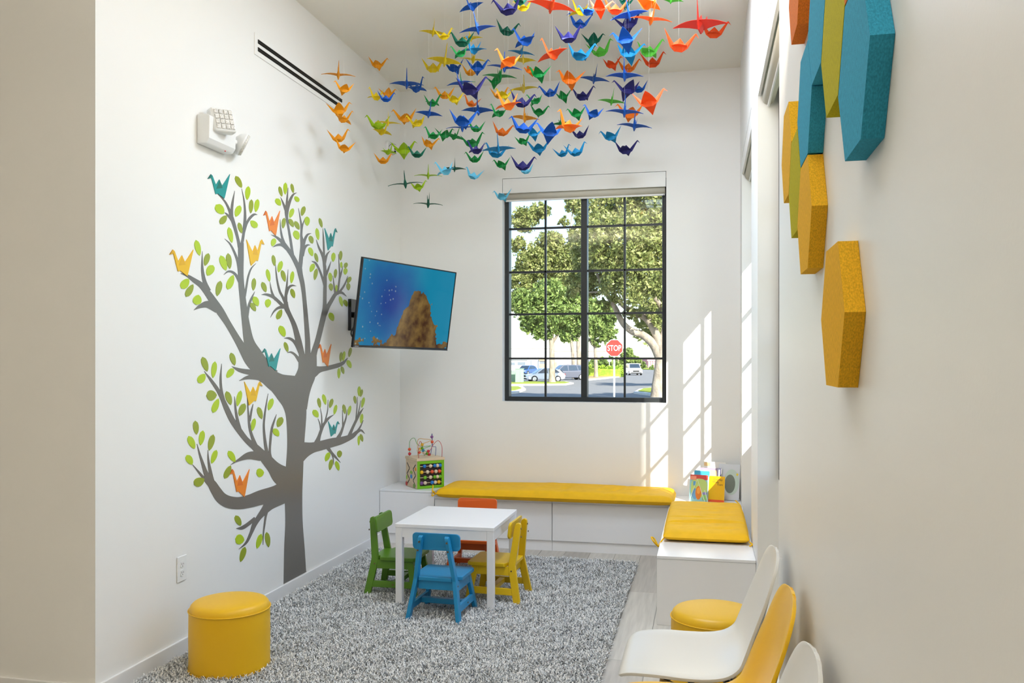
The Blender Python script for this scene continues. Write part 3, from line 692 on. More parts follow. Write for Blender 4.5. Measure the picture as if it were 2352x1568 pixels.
mk('back_shell', bx(-.43, .46, .012, .042, -.25, .24), TVB, tv, bevel=.008)
for nm, a in (('bezel', (-.5, .5, -.006, .012, .279, .2875)), ('bezel', (-.5, .5, -.006, .012, -.2875, -.271)), ('bezel', (-.5, -.489, -.006, .012, -.271, .279)), ('bezel', (.491, .5, -.006, .012, -.271, .279))): mk(nm, bx(*a), TVB, tv, bevel=.002)
mk('trim_strip', bx(-.5, .5, -.008, -.006, -.2875, -.284), CHR, tv); mk('badge', bx(-.488, -.45, -.0075, -.006, -.282, -.275), CHR, tv)
scm = bpy.data.materials.new('screen_picture'); scm.use_nodes = True; n = scm.node_tree; n.nodes.remove(n.nodes['Principled BSDF'])
def nd(t, **k):
    q = n.nodes.new(t)
    for a, b in k.items(): setattr(q, a, b)
    return q
tc = nd('ShaderNodeTexCoord'); sp_ = nd('ShaderNodeSeparateXYZ'); n.links.new(tc.outputs['Object'], sp_.inputs[0])
def mth(op, a, b=None, c=None):
    q = nd('ShaderNodeMath', operation=op)
    for i, v in enumerate((a, b, c)):
        if v is None: continue
        if isinstance(v, (int, float)): q.inputs[i].default_value = v
        else: n.links.new(v, q.inputs[i])
    return q.outputs[0]
X_, Z_ = sp_.outputs[0], sp_.outputs[2]
no = nd('ShaderNodeTexNoise'); no.inputs['Scale'].default_value = 3.2; no.inputs['Detail'].default_value = 3; n.links.new(tc.outputs['Object'], no.inputs['Vector'])
d1 = mth('POWER', mth('ADD', mth('POWER', mth('MULTIPLY', mth('ADD', X_, .18), 3.2), 2), mth('POWER', mth('MULTIPLY', mth('ADD', Z_, .0), 3.0), 2)), .5)
g = mth('ADD', mth('MULTIPLY', d1, .75), mth('MULTIPLY', mth('SUBTRACT', no.outputs['Fac'], .5), .7))
rp = nd('ShaderNodeValToRGB'); n.links.new(g, rp.inputs[0]); cr = rp.color_ramp
cr.elements[0].position = .1; cr.elements[0].color = (*lin((14, 78, 184)), 1); cr.elements[1].position = .95; cr.elements[1].color = (*lin((30, 176, 222)), 1)
k = cr.elements.new(.55); k.color = (*lin((20, 132, 206)), 1)
# a plain brown reef rock and loose specks, nothing more
def ell(cx, cz, a, b_, rot):
    c, s = math.cos(rot), math.sin(rot); dx_ = mth('SUBTRACT', X_, cx); dz_ = mth('SUBTRACT', Z_, cz)
    p = mth('ADD', mth('MULTIPLY', dx_, c / a), mth('MULTIPLY', dz_, s / a)); q = mth('ADD', mth('MULTIPLY', dx_, -s / b_), mth('MULTIPLY', dz_, c / b_))
    return mth('ADD', mth('POWER', p, 2), mth('POWER', q, 2))
n3 = nd('ShaderNodeTexNoise'); n3.inputs['Scale'].default_value = 12; n3.inputs['Detail'].default_value = 5; n.links.new(tc.outputs['Object'], n3.inputs['Vector'])
def mixc(fac, a, b):
    q = nd('ShaderNodeMix', data_type='RGBA'); n.links.new(fac, q.inputs[0])
    n.links.new(a, q.inputs[6]) if not isinstance(a, tuple) else setattr(q.inputs[6], 'default_value', (*a, 1))
    n.links.new(b, q.inputs[7]) if not isinstance(b, tuple) else setattr(q.inputs[7], 'default_value', (*b, 1)); return q.outputs[2]
br = nd('ShaderNodeValToRGB'); n.links.new(n3.outputs['Fac'], br.inputs[0]); br.color_ramp.elements[0].position = .35; br.color_ramp.elements[1].position = .68
br.color_ramp.elements[0].color = (*lin((92, 56, 34)), 1); br.color_ramp.elements[1].color = (*lin((176, 140, 74)), 1)
hump = mth('POWER', 2.718, mth('MULTIPLY', mth('POWER', mth('DIVIDE', mth('SUBTRACT', X_, .12), .19), 2), -1))
prof_ = mth('ADD', mth('ADD', mth('MULTIPLY', hump, .40), -.26), mth('MULTIPLY', mth('SUBTRACT', n3.outputs['Fac'], .5), .34))
mk1 = mth('LESS_THAN', Z_, prof_)
colr = mixc(mk1, rp.outputs[0], br.outputs[0])
vo = nd('ShaderNodeTexVoronoi'); vo.inputs['Scale'].default_value = 26; n.links.new(tc.outputs['Object'], vo.inputs['Vector'])
spk = mth('MULTIPLY', mth('LESS_THAN', vo.outputs['Distance'], .16), mth('LESS_THAN', mth('ADD', X_, mth('MULTIPLY', no.outputs['Fac'], .6)), .12))
colr = mixc(mth('MULTIPLY', spk, .6), colr, (.55, .72, .72))
em = nd('ShaderNodeEmission'); n.links.new(colr, em.inputs[0]); em.inputs[1].default_value = .40
gl = nd('ShaderNodeBsdfGlossy'); gl.inputs['Roughness'].default_value = .12; mxs = nd('ShaderNodeMixShader'); mxs.inputs[0].default_value = .04
n.links.new(em.outputs[0], mxs.inputs[1]); n.links.new(gl.outputs[0], mxs.inputs[2]); n.links.new(mxs.outputs[0], n.nodes['Material Output'].inputs[0])
mk('screen', bx(-.489, .491, -.002, .012, -.271, .279), scm, tv)
wp = tv.matrix_world.inverted()
def tvl(p): return wp @ Vector(p)
mk('wall_plate', bx(0, 0, 0, 0, 0, 0) if False else box(B(), XL + .001, XL + .025, 5.58, 5.70, 1.60, 1.82, wp), TVB, tv)
bm = B(); tube(bm, [tvl((XL + .02, 5.64, 1.71)), tvl((-2.25, 5.44, 1.72)), tvl((-2.10, 5.50, 1.735)), tvl((-2.02, 5.545, 1.75))], .02, 10); mk('mount_arm', bm, TVB, tv)
mk('mount_bracket', box(B(), -.16, .16, .05, .075, -.15, .15), TVB, tv); mk('cable', tube(B(), smooth_path([tvl((-2.15, 5.45, 1.78)), tvl((-2.28, 5.42, 1.66)), tvl((-2.36, 5.5, 1.56)), tvl((-2.25, 5.6, 1.52))], 6), .006, 6), TVB, tv)

# ------------------------------------------------------------------ activity cube toy
tx = empty('activity_cube', (-2.13, 6.385, .408), math.radians(42), 'wooden activity cube with bead maze on the corner bench', 'toy')
NW = mat('natural_wood', (222, 200, 168), .5, .3, noise=(6, .1, (1, 1, 6))); GRN = mat('toy_green', (118, 186, 12), .4)
hs = .112; th = .212
mk('body', bx(-hs + .004, hs - .004, -hs + .004, hs - .004, 0, th), mat('toy_inside', (58, 42, 34), .7), tx)
mk('platform', bx(-hs - .006, hs + .006, -hs - .006, hs + .006, th + .0005, th + .022), NW, tx, bevel=.003)
# left visible face is -x , right visible face is -y (after the turn)
lf = mk('panel', bx(-hs - .001, -hs + .003, -hs, hs, .001, th), NW, tx, bevel=.002)
for s in (-1, 1):
    bm = B(); P = [(s * .085, .185), (s * .035, .145), (s * .085, .10), (s * .035, .06), (s * .082, .02)]
    for a, b in zip(P, P[1:]):
        dx_, dz_ = b[0] - a[0], b[1] - a[1]; l = math.hypot(dx_, dz_); nx, nz = -dz_ / l * .005, dx_ / l * .005
        v = [bm.verts.new((-hs - .0016, p[0] + q * nx, p[1] + q * nz)) for p, q in ((a, 1), (b, 1), (b, -1), (a, -1))]; bm.faces.new(v)
    mk('groove', bm, DARK, lf)
def blob(c, y, z, a, b, parent, nm='picture'):
    mm = mat('toy_%d_%d_%d' % c, c, .4)
    return mk(nm, prism(B(), [(a * math.cos(t), b * math.sin(t)) for t in np.linspace(0, 2 * PI, 15)[:-1]], lambda p, q, t: (-hs - .001 - t, y + p, z + q), 0, .003), mm, parent)
blob((40, 140, 215), 0, .085, .018, .016, lf); blob((140, 190, 50), 0, .118, .022, .012, lf); blob((240, 150, 20), -.085, .15, .013, .015, lf); blob((205, 50, 40), .095, .02, .018, .016, lf); blob((120, 150, 60), -.06, .02, .022, .018, lf); blob((150, 200, 60), .09, .07, .01, .016, lf)
fr = []
for a in ((-hs, hs, th - .022, th), (-hs, hs, .001, .022), (-hs, -hs + .022, .022, th - .022), (hs - .022, hs, .022, th - .022)): mk('frame', bx(a[0], a[1], -hs - .004, -hs + .004, a[2], a[3]), GRN, tx, bevel=.001)
beadc = [(30, 120, 200), (232, 210, 180), (230, 90, 50), (110, 180, 30), (240, 185, 30), (130, 80, 140), (200, 40, 50)]
bs = B(); bmesh.ops.create_uvsphere(bs, u_segments=14, v_segments=8, radius=1); bsm = {}
for c in beadc:
    q = B(); bmesh.ops.create_uvsphere(q, u_segments=14, v_segments=8, radius=1); o = mk('bead', q, mat('bead_%d_%d' % c[:2], c, .35, .5), None, smooth=True); bsm[c] = o.data; bpy.data.objects.remove(o)
bs.free()
rows = [(.172, [(-.055, 0), (-.005, 1), (.03, 0), (.053, 1), (.075, 0)]), (.128, [(-.078, 4), (-.03, 1), (.008, 2), (.04, 1), (.07, 2)]), (.086, [(-.05, 3), (-.005, 1), (.03, 3), (.053, 1), (.075, 3)]), (.045, [(-.08, 5), (-.05, 1), (.008, 0), (.035, 1), (.065, 4)])]
for z, bl in rows:
    mk('rod', tube(B(), [(-.09, -hs - .006, z), (.09, -hs - .006, z)], .0025, 6), NW, tx)
    for x, c in bl: inst('bead', bsm[beadc[c]], tx, (x, -hs - .008, z), scale=(.0145, .0135, .0145))
for zz, c in ((.17, (230, 95, 40)), (.115, (240, 190, 30)), (.055, (30, 95, 185))): mk('gear', lathe(B(), [(.025, 0), (.025, .012)], 10, Matrix.Translation((hs - .003, 0, zz)) @ Matrix.Rotation(PI / 2, 4, 'Y')), mat('gear_%d' % c[0], c, .4), tx)
for zz, c in ((.165, (150, 180, 40)), (.075, (215, 80, 40))): mk('gear', lathe(B(), [(.032, 0), (.032, .016)], 10, Matrix.Translation((0, hs + .01, zz)) @ Matrix.Rotation(PI / 2, 4, 'X')), mat('gear_%d' % c[0], c, .4), tx)
T_ = th + .022
def wire(col, pts, beads):
    P = smooth_path(pts, 7); w_ = mk('wire', tube(B(), P, .0022, 6), mat('wire_%d_%d' % col[:2], col, .3, .5), tx, smooth=True)
    for f, c in beads:
        p = P[min(int(f * (len(P) - 1)), len(P) - 1)]; inst('bead', bsm[beadc[c]], tx, p, scale=(.0125, .0125, .0125))
wire((110, 170, 90), [(-.09, .09, T_), (-.09, .09, T_ + .11), (-.06, .07, T_ + .14), (-.04, .05, T_ + .09), (.0, .03, T_ + .075), (.05, .0, T_ + .08), (-.02, -.0, T_ + .06), (-.07, -.02, T_ + .055), (.0, -.04, T_ + .04), (.02, .06, T_)], [(.02, 6), (.06, 2), (.72, 4), (.8, 1)])
wire((190, 60, 60), [(-.09, -.09, T_), (-.09, -.09, T_ + .09), (-.06, -.05, T_ + .125), (-.03, -.02, T_ + .09), (-.02, .0, T_ + .05), (.02, -.04, T_ + .045), (.05, -.06, T_ + .1), (.08, -.08, T_ + .125), (.1, -.1, T_ + .08), (.1, -.1, T_)], [(.32, 4), (.4, 3), (.47, 0), (.55, 6)])
wire((70, 90, 150), [(.09, .09, T_), (.09, .06, T_ + .1), (.085, .05, T_ + .165), (.06, .0, T_ + .172), (.05, -.02, T_ + .16), (.055, -.03, T_ + .08), (.085, -.02, T_ + .07), (.09, .0, T_)], [(.6, 5), (.66, 2)])
wire((220, 165, 60), [(-.02, .09, T_), (-.02, .09, T_ + .12), (.02, .05, T_ + .13), (.08, .06, T_ + .12), (.02, -.02, T_ + .115), (-.05, -.06, T_ + .1), (-.06, -.02, T_ + .04), (.03, .04, T_ + .02), (.06, .02, T_)], [(.78, 2), (.84, 1), (.9, 3), (.95, 6)])

# ------------------------------------------------------------------ picture books on the bench end, in a wire stand
def book(label, corner_px, w, h, t, col, yawd, lean, Y, arts=(), spine=None):
    p = on(corner_px[0], corner_px[1], 'Y', Y)
    r = empty('picture_book', (p.x, Y, BH + .004), math.radians(yawd), label, 'book', 'picture books standing on the bench')
    M = Matrix.Rotation(math.radians(-lean), 4, 'X')
    bm = box(B(), .0, w, .0018, t - .0018, .002, h - .002, M); mk('pages', bm, mat('paper_pages', (244, 240, 230), .8), r)
    bm = box(B(), 0, w, 0, .0018, 0, h, M); f = mk('front_cover', bm, mat('cover_%d_%d_%d' % col, col, .35, .5), r)
    mk('back_cover', box(B(), 0, w, t - .0018, t, 0, h, M), mat('cover_%d_%d_%d' % col, col, .35, .5), r)
    mk('spine', box(B(), -.0015, 0, 0, t, 0, h, M), mat('cover_%d_%d_%d' % (spine or col), spine or col, .35, .5), r)
    for i, (c, cx, cz, a, b, pw) in enumerate(arts):
        bm = prism(B(), [(math.copysign(abs(math.cos(q)) ** pw, math.cos(q)) * a, math.copysign(abs(math.sin(q)) ** pw, math.sin(q)) * b) for q in np.linspace(0, 2 * PI, 29)[:-1]], lambda p_, q_, t_: (cx * w + p_ * w, -t_, cz * h + q_ * h), .0001, .0004 + .0003 * i)
        bmesh.ops.transform(bm, matrix=M, verts=bm.verts); mk('cover_print', bm, mat('print_%d_%d_%d' % c, c, .4), f)
    return r, M, f
SQ, EL = .12, 1.0
book('large pale grey book with a round picture, leaning at the right of the books', (1648, 1130), .155, .262, .012, (214, 218, 224), -14, 12, 6.50, [((196, 214, 204), .62, .5, .36, .36, EL), ((120, 130, 120), .55, .45, .25, .26, EL), ((236, 210, 60), .88, .72, .05, .035, EL)], (200, 206, 224))
book('white and cream tall book behind the others', (1613, 1126), .165, .268, .010, (238, 234, 226), -10, 10, 6.555, [((240, 200, 140), .18, .93, .14, .05, SQ)])
book('slim dark-spined book standing between the cream and the grey book', (1645, 1128), .03, .232, .022, (92, 92, 112), -12, 10, 6.47, [((190, 190, 200), .5, .55, .16, .4, SQ)])
book('cream book with a mauve border behind the light blue one', (1606, 1128), .125, .236, .008, (170, 150, 180), -12, 10, 6.44, [((244, 224, 160), .54, .5, .42, .44, SQ), ((170, 200, 150), .6, .4, .28, .3, SQ)])
book('light blue book standing just behind the red-topped book', (1592, 1130), .115, .222, .007, (226, 236, 242), -12, 10, 6.405, [((70, 170, 206), .5, .88, .48, .1, SQ), ((244, 190, 150), .7, .74, .12, .06, EL)])
r_b, M_b, f_b = book('orange-yellow book with a red strip along its foot', (1627, 1134), .112, .186, .008, (248, 186, 6), -12, 12, 6.375, [((236, 84, 40), .5, .045, .5, .045, SQ)])
def letters(txt, size, parent, M, m, ext=.0003, name='lettering'):
    cu = bpy.data.curves.new(name, 'FONT'); cu.body = txt; cu.size = size; cu.extrude = ext
    o = bpy.data.objects.new(name, cu); C.objects.link(o); dg = bpy.context.evaluated_depsgraph_get(); me = bpy.data.meshes.new_from_object(o.evaluated_get(dg)); bpy.data.objects.remove(o)
    me.transform(M); me.materials.clear(); me.materials.append(m); q = bpy.data.objects.new(name, me); C.objects.link(q); q.parent = parent; return q
INK = mat('ink_brown', (92, 62, 36), .6)
for txt, x, z in (('Charley', .03, .155), ('Walk', .024, .137), ('Tom', .058, .119)):
    letters(txt, .021, f_b, M_b @ Matrix.Translation((x, -.0006, z)) @ Matrix.Rotation(PI / 2, 4, 'X'), INK)
book('red-topped green and blue picture book at the front of the stand', (1583, 1136), .128, .196, .007, (150, 196, 196), -12, 12, 6.35, [((214, 76, 66), .5, .91, .5, .09, SQ), ((196, 214, 120), .52, .52, .46, .34, .7), ((96, 160, 200), .25, .68, .07, .08, SQ), ((110, 160, 196), .3, .3, .16, .2, EL), ((224, 126, 36), .5, .34, .17, .25, EL), ((240, 160, 60), .5, .42, .1, .12, EL), ((150, 140, 190), .85, .32, .14, .06, EL), ((150, 200, 110), .86, .18, .13, .1, SQ), ((244, 150, 120), .19, .88, .16, .07, SQ)])
st = empty('book_stand', (.02, 6.33, BH), math.radians(-12), 'white wire stand holding the picture books', 'book stand')
WW = mat('white_wire', (246, 246, 244), .35, .5)
bm = B()
for x in (-.075,):
    tube(bm, [(x - .055, -.012, .002), (x, .012, .168), (x + .062, -.012, .002)], .0022, 6)
    tube(bm, [(x + .085, -.02, .002), (x + .055, .008, .09)], .0022, 6)
mk('front_wire', bm, WW, st); bm = B()
for x in (-.13, -.013, .01): tube(bm, [(x, -.02, .002), (x, .17, .002)], .0022, 6)
tube(bm, [(-.13, -.02, .002), (.06, -.02, .002)], .0022, 6); mk('base_wire', bm, WW, st)

# ------------------------------------------------------------------ hanging paper cranes
PAPER = {'amber': (244, 164, 16), 'yellow': (240, 212, 14), 'lime': (164, 200, 16), 'green': (14, 146, 66), 'bright green': (96, 204, 66), 'dark green': (4, 98, 74), 'light blue': (106, 196, 226), 'sky blue': (20, 140, 196),
         'cobalt blue': (14, 88, 184), 'navy blue': (42, 40, 110), 'orange': (248, 128, 22), 'red-orange': (238, 84, 24), 'red': (222, 52, 40)}
# colour, view (L/R: beak left/right, F: facing us, B: facing away, Q/P: three-quarter), centre and width in two enlarged views of the photo
c1 = '''am F 148 540 218;am L 190 645 135;am R 155 800 165;am P 185 862 150;am R 150 1000 150;am L 190 1070 140;am R 430 470 135;ye Q 420 700 150;am R 505 680 120;co R 490 715 120;co F 640 605 220;co P 715 640 160;li L 435 905 165;ye B 505 885 170;ye P 465 950 145
am L 630 855 165;ye Q 715 890 150;co F 800 820 180;gr P 825 745 150;am L 915 690 140;ye R 985 720 130;ye B 830 235 180;ye R 910 265 130;co F 1150 210 240;ye F 1100 275 160;dg L 1040 310 175;gr Q 1025 390 140;sk Q 1120 360 190;ye F 915 440 235;ye P 830 495 180;co L 985 495 140
ye B 1120 430 180;am R 1100 525 130;co R 1150 490 160;gr F 1035 600 180;co F 1020 600 170;na R 1100 650 225;co F 1345 485 230;ye F 1480 435 170;or Q 1370 450 200;gr F 1310 550 225;gr R 1280 590 130;ye F 1480 640 200;am R 1310 690 130;ye L 1340 690 130;na R 1465 745 180;or Q 1370 760 220
or L 1105 750 120;co F 1155 795 220;co R 1045 880 205;co F 1040 920 210;gr Q 1300 820 140;gr L 1140 930 130;gr Q 830 980 140;gr R 915 975 130;gr P 985 985 140;or R 1325 955 150;co L 1480 930 190;am F 1490 850 200;gr P 1115 1035 175;na Q 1140 1085 160;gr L 1130 1150 130;sk F 1300 1075 225
sk L 1280 1110 160;gr L 1325 1190 125;na R 1475 1200 170;lb L 1500 1235 110;am R 800 1040 130;li R 620 1085 175;li P 510 1095 120;am R 470 1160 125;dg L 715 1115 130;lb Q 920 1235 170;dg B 985 1215 150;lb L 1120 1270 130;li F 795 1265 180;dg F 630 1325 225;li R 725 1350 115;dg B 795 1470 190
lb L 1330 1420 130;co Q 1105 50 170;na L 1375 75 210;ye L 1480 60 130;dg R 1360 230 165;co Q 1490 300 200;sk F 1465 380 180;dg R 1450 15 130'''
c2 = '''ro F 325 52 380;ye Q 570 100 220;co L 640 105 170;ro R 735 70 200;ro L 870 90 220;or P 1160 40 250;co F 990 130 290;dg L 960 25 150;or F 1180 165 325;na R 985 210 235;co L 565 210 200;na R 470 330 235;dg R 680 355 185;bg R 745 450 210;ro Q 330 470 270;sk P 570 480 260;co L 960 345 250
sk R 985 460 240;bg P 1160 450 250;ro R 1190 545 210;ro R 1415 400 280;re B 1600 215 430;ro R 1715 290 230;ro R 840 560 160;or R 980 590 190;or L 480 690 230;co F 950 650 290;co B 690 680 240;co L 315 800 180;gr L 215 640 190;or L 140 610 120;gr R 425 830 140;na P 590 830 210;na L 980 775 230
co L 1075 770 150;bg B 840 870 215;ro R 1160 880 270;or L 1000 980 220;co F 950 960 290;co L 680 980 170;gr L 540 980 160;gr R 215 965 160;gr Q 185 870 150;or Q 470 1090 280;gr B 400 1060 160;na L 570 1160 165;co L 310 1140 235;sk L 170 1150 150;gr R 80 1215 140;sk L 215 1280 190
sk R 420 1320 150;sk R 535 1310 180;sk L 835 1175 185;co F 1035 1080 270;na R 960 1290 200;bg F 1350 0 190'''
KEY = {'am': 'amber', 'ye': 'yellow', 'li': 'lime', 'gr': 'green', 'bg': 'bright green', 'dg': 'dark green', 'lb': 'light blue', 'sk': 'sky blue', 'co': 'cobalt blue', 'na': 'navy blue', 'or': 'orange', 'ro': 'red-orange', 're': 'red'}
def wing(s):
    """one wing, s=+1/-1 : two paper layers, arched, tapering to a point"""
    st = [(.03, .33, .0), (.20, .27, .03), (.38, .20, .04), (.56, .125, .03), (.70, .06, .005), (.82, .002, -.03)]
    bm = B(); rows_ = []
    for y, ch, z in st:
        rows_.append([bm.verts.new((x, s * y, z + dz)) for x, dz in ((-ch, .004), (0, .018), (ch, .004), (ch, -.004), (0, .0), (-ch, -.004))])
    for a, b in zip(rows_, rows_[1:]):
        for k in range(6): bm.faces.new((a[k], a[(k + 1) % 6], b[(k + 1) % 6], b[k]))
    bm.faces.new(rows_[0]); bm.faces.new(rows_[-1]); return bm
PARTS = {'body': lambda: hull([(0, 0, .32), (.34, 0, .0), (-.34, 0, .0), (.1, .09, .0), (.1, -.09, .0), (-.1, .09, .0), (-.1, -.09, .0), (.16, .02, -.20), (.16, -.02, -.20), (-.16, .02, -.20), (-.16, -.02, -.20)]),
         'wing': lambda: wing(1), 'wing_': lambda: wing(-1),
         'neck': lambda: hull([(.13, 0, -.02), (.16, 0, -.20), (.24, .04, -.10), (.24, -.04, -.10), (.37, 0, -.04), (.60, .012, .54), (.60, -.012, .54), (.575, 0, .555), (.635, 0, .52)]),
         'head': lambda: hull([(.575, .012, .535), (.575, -.012, .535), (.625, 0, .585), (.64, 0, .51), (.78, 0, .39)]),
         'tail': lambda: hull([(-.13, 0, -.02), (-.16, 0, -.20), (-.24, .04, -.10), (-.24, -.04, -.10), (-.37, 0, -.04), (-.70, 0, .62)])}
PM = {}
for kname, cc in PAPER.items():
    m = mat('paper_' + kname, cc, .55, .3, trans=.22)
    for pn, fn in PARTS.items():
        o = mk(pn.strip('_'), fn(), m); PM[kname, pn] = o.data; bpy.data.objects.remove(o)
THR = mat('nylon_thread', (225, 225, 220), .3, .5)
thr = mk('thread', tube(B(), [(0, 0, 0), (0, 0, 1)], .00015, 4), THR); thm = thr.data; bpy.data.objects.remove(thr)
cl = []; PLACED = []
for txt, ox, oy, sc in ((c1, 730, 0, 3.136), (c2, 1180, 0, 3.7327)):
    for t in txt.replace('\n', ';').split(';'):
        k, vw, a, b, wd = t.split(); cl.append((KEY[k], vw, ox + float(a) / sc, oy + float(b) / sc, float(wd) / sc))
ORD = ['leftmost', 'second', 'third', 'fourth', 'fifth', 'sixth', 'seventh', 'eighth', 'ninth', 'tenth', 'eleventh', 'twelfth', 'thirteenth', 'fourteenth', 'fifteenth', 'sixteenth', 'seventeenth', 'eighteenth', 'nineteenth', 'twentieth'] + ['%dth' % i for i in range(21, 50)]
ORD[20], ORD[21], ORD[22] = '21st', '22nd', '23rd'
ORD[30], ORD[31], ORD[32] = '31st', '32nd', '33rd'
NAMES = {'L': 'beak to the left', 'R': 'beak to the right', 'F': 'wings spread wide', 'B': 'seen from behind', 'Q': 'half turned left', 'P': 'half turned right'}
for col in PAPER:
    mine = sorted([c for c in cl if c[0] == col], key=lambda c: c[2])
    for i, (_, vw, x, y, wd) in enumerate(mine):
        span = {'L': 1.42, 'R': 1.42, 'F': 1.62, 'B': 1.62}.get(vw, 1.5)
        s0 = .125; zc = min(max(span * s0 * F / wd, 3.3), 6.05); p = at(x, y, zc)
        while (p.z > HC - .08 or p.y > YB - .22 or p.x < XL + .14 or p.x > XR - .1) and zc > 2.2: zc -= .1; p = at(x, y, zc)
        best = None
        for dz in (0, .15, -.15, .3, -.3, .45, -.45, .6, -.6, .8, -.8):
            z2 = zc + dz; q = at(x, y, z2)
            if not (2.6 < z2 < 6.3) or q.z > HC - .08 or q.y > YB - .2 or q.x < XL + .14 or q.x > XR - .1: continue
            dm = min([(q - o_).length for o_ in PLACED] or [9])
            if best is None or dm > best[0] + .01: best = (dm, z2, q)
            if dm > .2: break
        if best: zc, p = best[1], best[2]
        PLACED.append(p); sc = wd * zc / (F * span) * 1.1
        vx, vy = (x - CX) / F * CA - SA, (x - CX) / F * SA + CA; va = math.atan2(vy, vx)      # direction of sight
        jit = random.uniform(-22, 22)
        ya = va + math.radians({'R': -90, 'L': 90, 'F': 180, 'B': 0, 'Q': 128, 'P': -128}[vw] + jit * (.6 if vw in 'FB' else 1))
        lab = ('only %s origami crane of the hanging cranes' % col) if len(mine) == 1 else '%s origami crane, %s %s one from the left, %s' % (col, ORD[i] if i else 'first', col, NAMES[vw])
        r = empty('paper_crane', p, ya, lab, 'origami crane', 'origami cranes hanging from the ceiling')
        r.rotation_euler = (math.radians(random.choice((-1, 1)) * random.uniform(6, 26) if vw in 'LR' else random.uniform(-9, 9)), math.radians(random.uniform(-10, 10)), ya)
        for pn in PARTS: inst(pn.strip('_'), PM[col, pn], r, scale=(sc, sc, sc))
        r.rotation_mode = 'XYZ'
        t = inst('thread', thm, r); R = r.rotation_euler.to_matrix(); up_l = R.inverted() @ Vector((0, 0, 1))
        t.rotation_mode = 'QUATERNION'; t.rotation_quaternion = Vector((0, 0, 1)).rotation_difference(up_l)
        t.location = up_l * (.12 * sc); t.scale = (1, 1, HC - p.z - .12 * sc)

# ------------------------------------------------------------------ outside the windows
GZ = -1.0
def gnd(x, y): return on(x, y, 'Z', GZ)
ASPH = mat('asphalt', (140, 138, 136), .85, .2, noise=(2.5, .1)); CONC = mat('concrete', (214, 208, 198), .85, .2, noise=(3, .08)); GRASS = mat('lawn', (150, 162, 66), .9, .1, noise=(6, .25))
tag(mk('ground', bx(-120, 120, YB + .4, 420, GZ - .3, GZ), ASPH), kind='structure')
tag(mk('ground_side', bx(XR + .31, 60, -60, YB + .4, GZ - .3, GZ), mat('shrub_bed', (112, 124, 92), .95, .1, noise=(2, .2))), kind='structure')
def patch(name, px, m, h, z=0):
    P = [gnd(*p) for p in px]; bm = B(); prism(bm, [(p.x, p.y) for p in P], lambda a, b, t: (a, b, t), GZ - .05, GZ + h); return tag(mk(name, bm, m), kind='structure')
patch('kerb_island', [(1100, 886), (1225, 885.5), (1300, 884.5), (1318, 881.5), (1300, 878), (1100, 878)], CONC, .12)
patch('lawn_island', [(1100, 884.6), (1225, 884.2), (1296, 883.4), (1308, 881), (1296, 879), (1100, 879)], GRASS, .16)
patch('kerb_corner', [(1080, 916), (1190, 903), (1208, 896), (1200, 889), (1080, 888)], CONC, .12)
patch('lawn_corner', [(1080, 909), (1182, 900), (1198, 895), (1190, 891), (1080, 890)], GRASS, .16)
patch('kerb_right', [(1455, 904), (1530, 914), (1640, 914), (1640, 884), (1530, 888), (1468, 896)], CONC, .12)
patch('lawn_right', [(1466, 902), (1532, 909), (1640, 909), (1640, 887), (1530, 891), (1478, 896)], GRASS, .16)
patch('kerb_far', [(1340, 875), (1392, 870), (1425, 866), (1440, 860), (1400, 857), (1340, 857)], CONC, .12)
patch('lawn_far', [(1340, 872.5), (1380, 869.5), (1415, 865.5), (1425, 861), (1395, 859), (1340, 859)], mat('mulch_lawn', (186, 160, 116), .9, .1, noise=(4, .2)), .16)
patch('verge_far', [(1470, 848.5), (1510, 849.5), (1600, 851), (1600, 843), (1470, 842)], GRASS, .14)

def leafmat(name, a, b, c):
    m = bpy.data.materials.new(name); m.use_nodes = True; n = m.node_tree; p = n.nodes['Principled BSDF']; p.inputs['Roughness'].default_value = .5; p.inputs['Specular IOR Level'].default_value = .4
    tc = n.nodes.new('ShaderNodeTexCoord'); t = n.nodes.new('ShaderNodeTexNoise'); t.inputs['Scale'].default_value = 1.7; t.inputs['Detail'].default_value = 6; t.inputs['Roughness'].default_value = .8
    r = n.nodes.new('ShaderNodeValToRGB'); r.color_ramp.elements[0].position = .32; r.color_ramp.elements[1].position = .68
    r.color_ramp.elements[0].color = (*lin(a), 1); r.color_ramp.elements[1].color = (*lin(c), 1); r.color_ramp.elements.new(.5).color = (*lin(b), 1)
    tr = n.nodes.new('ShaderNodeBsdfTranslucent'); mx = n.nodes.new('ShaderNodeMixShader'); mx.inputs[0].default_value = .25
    n.links.new(tc.outputs['Object'], t.inputs['Vector']); n.links.new(t.outputs['Fac'], r.inputs[0]); n.links.new(r.outputs[0], p.inputs['Base Color']); n.links.new(r.outputs[0], tr.inputs[0])
    n.links.new(p.outputs[0], mx.inputs[1]); n.links.new(tr.outputs[0], mx.inputs[2]); n.links.new(mx.outputs[0], n.nodes['Material Output'].inputs[0]); return m
OAK = leafmat('oak_leaves', (66, 80, 48), (138, 148, 80), (214, 206, 146)); OAK2 = leafmat('elm_leaves', (74, 96, 54), (128, 152, 78), (190, 200, 120)); HEDGE = leafmat('hedge_leaves', (110, 150, 40), (160, 190, 60), (200, 214, 90))  # oak ramp reaches pale yellow to imitate sunlit highlights in the leaf colour
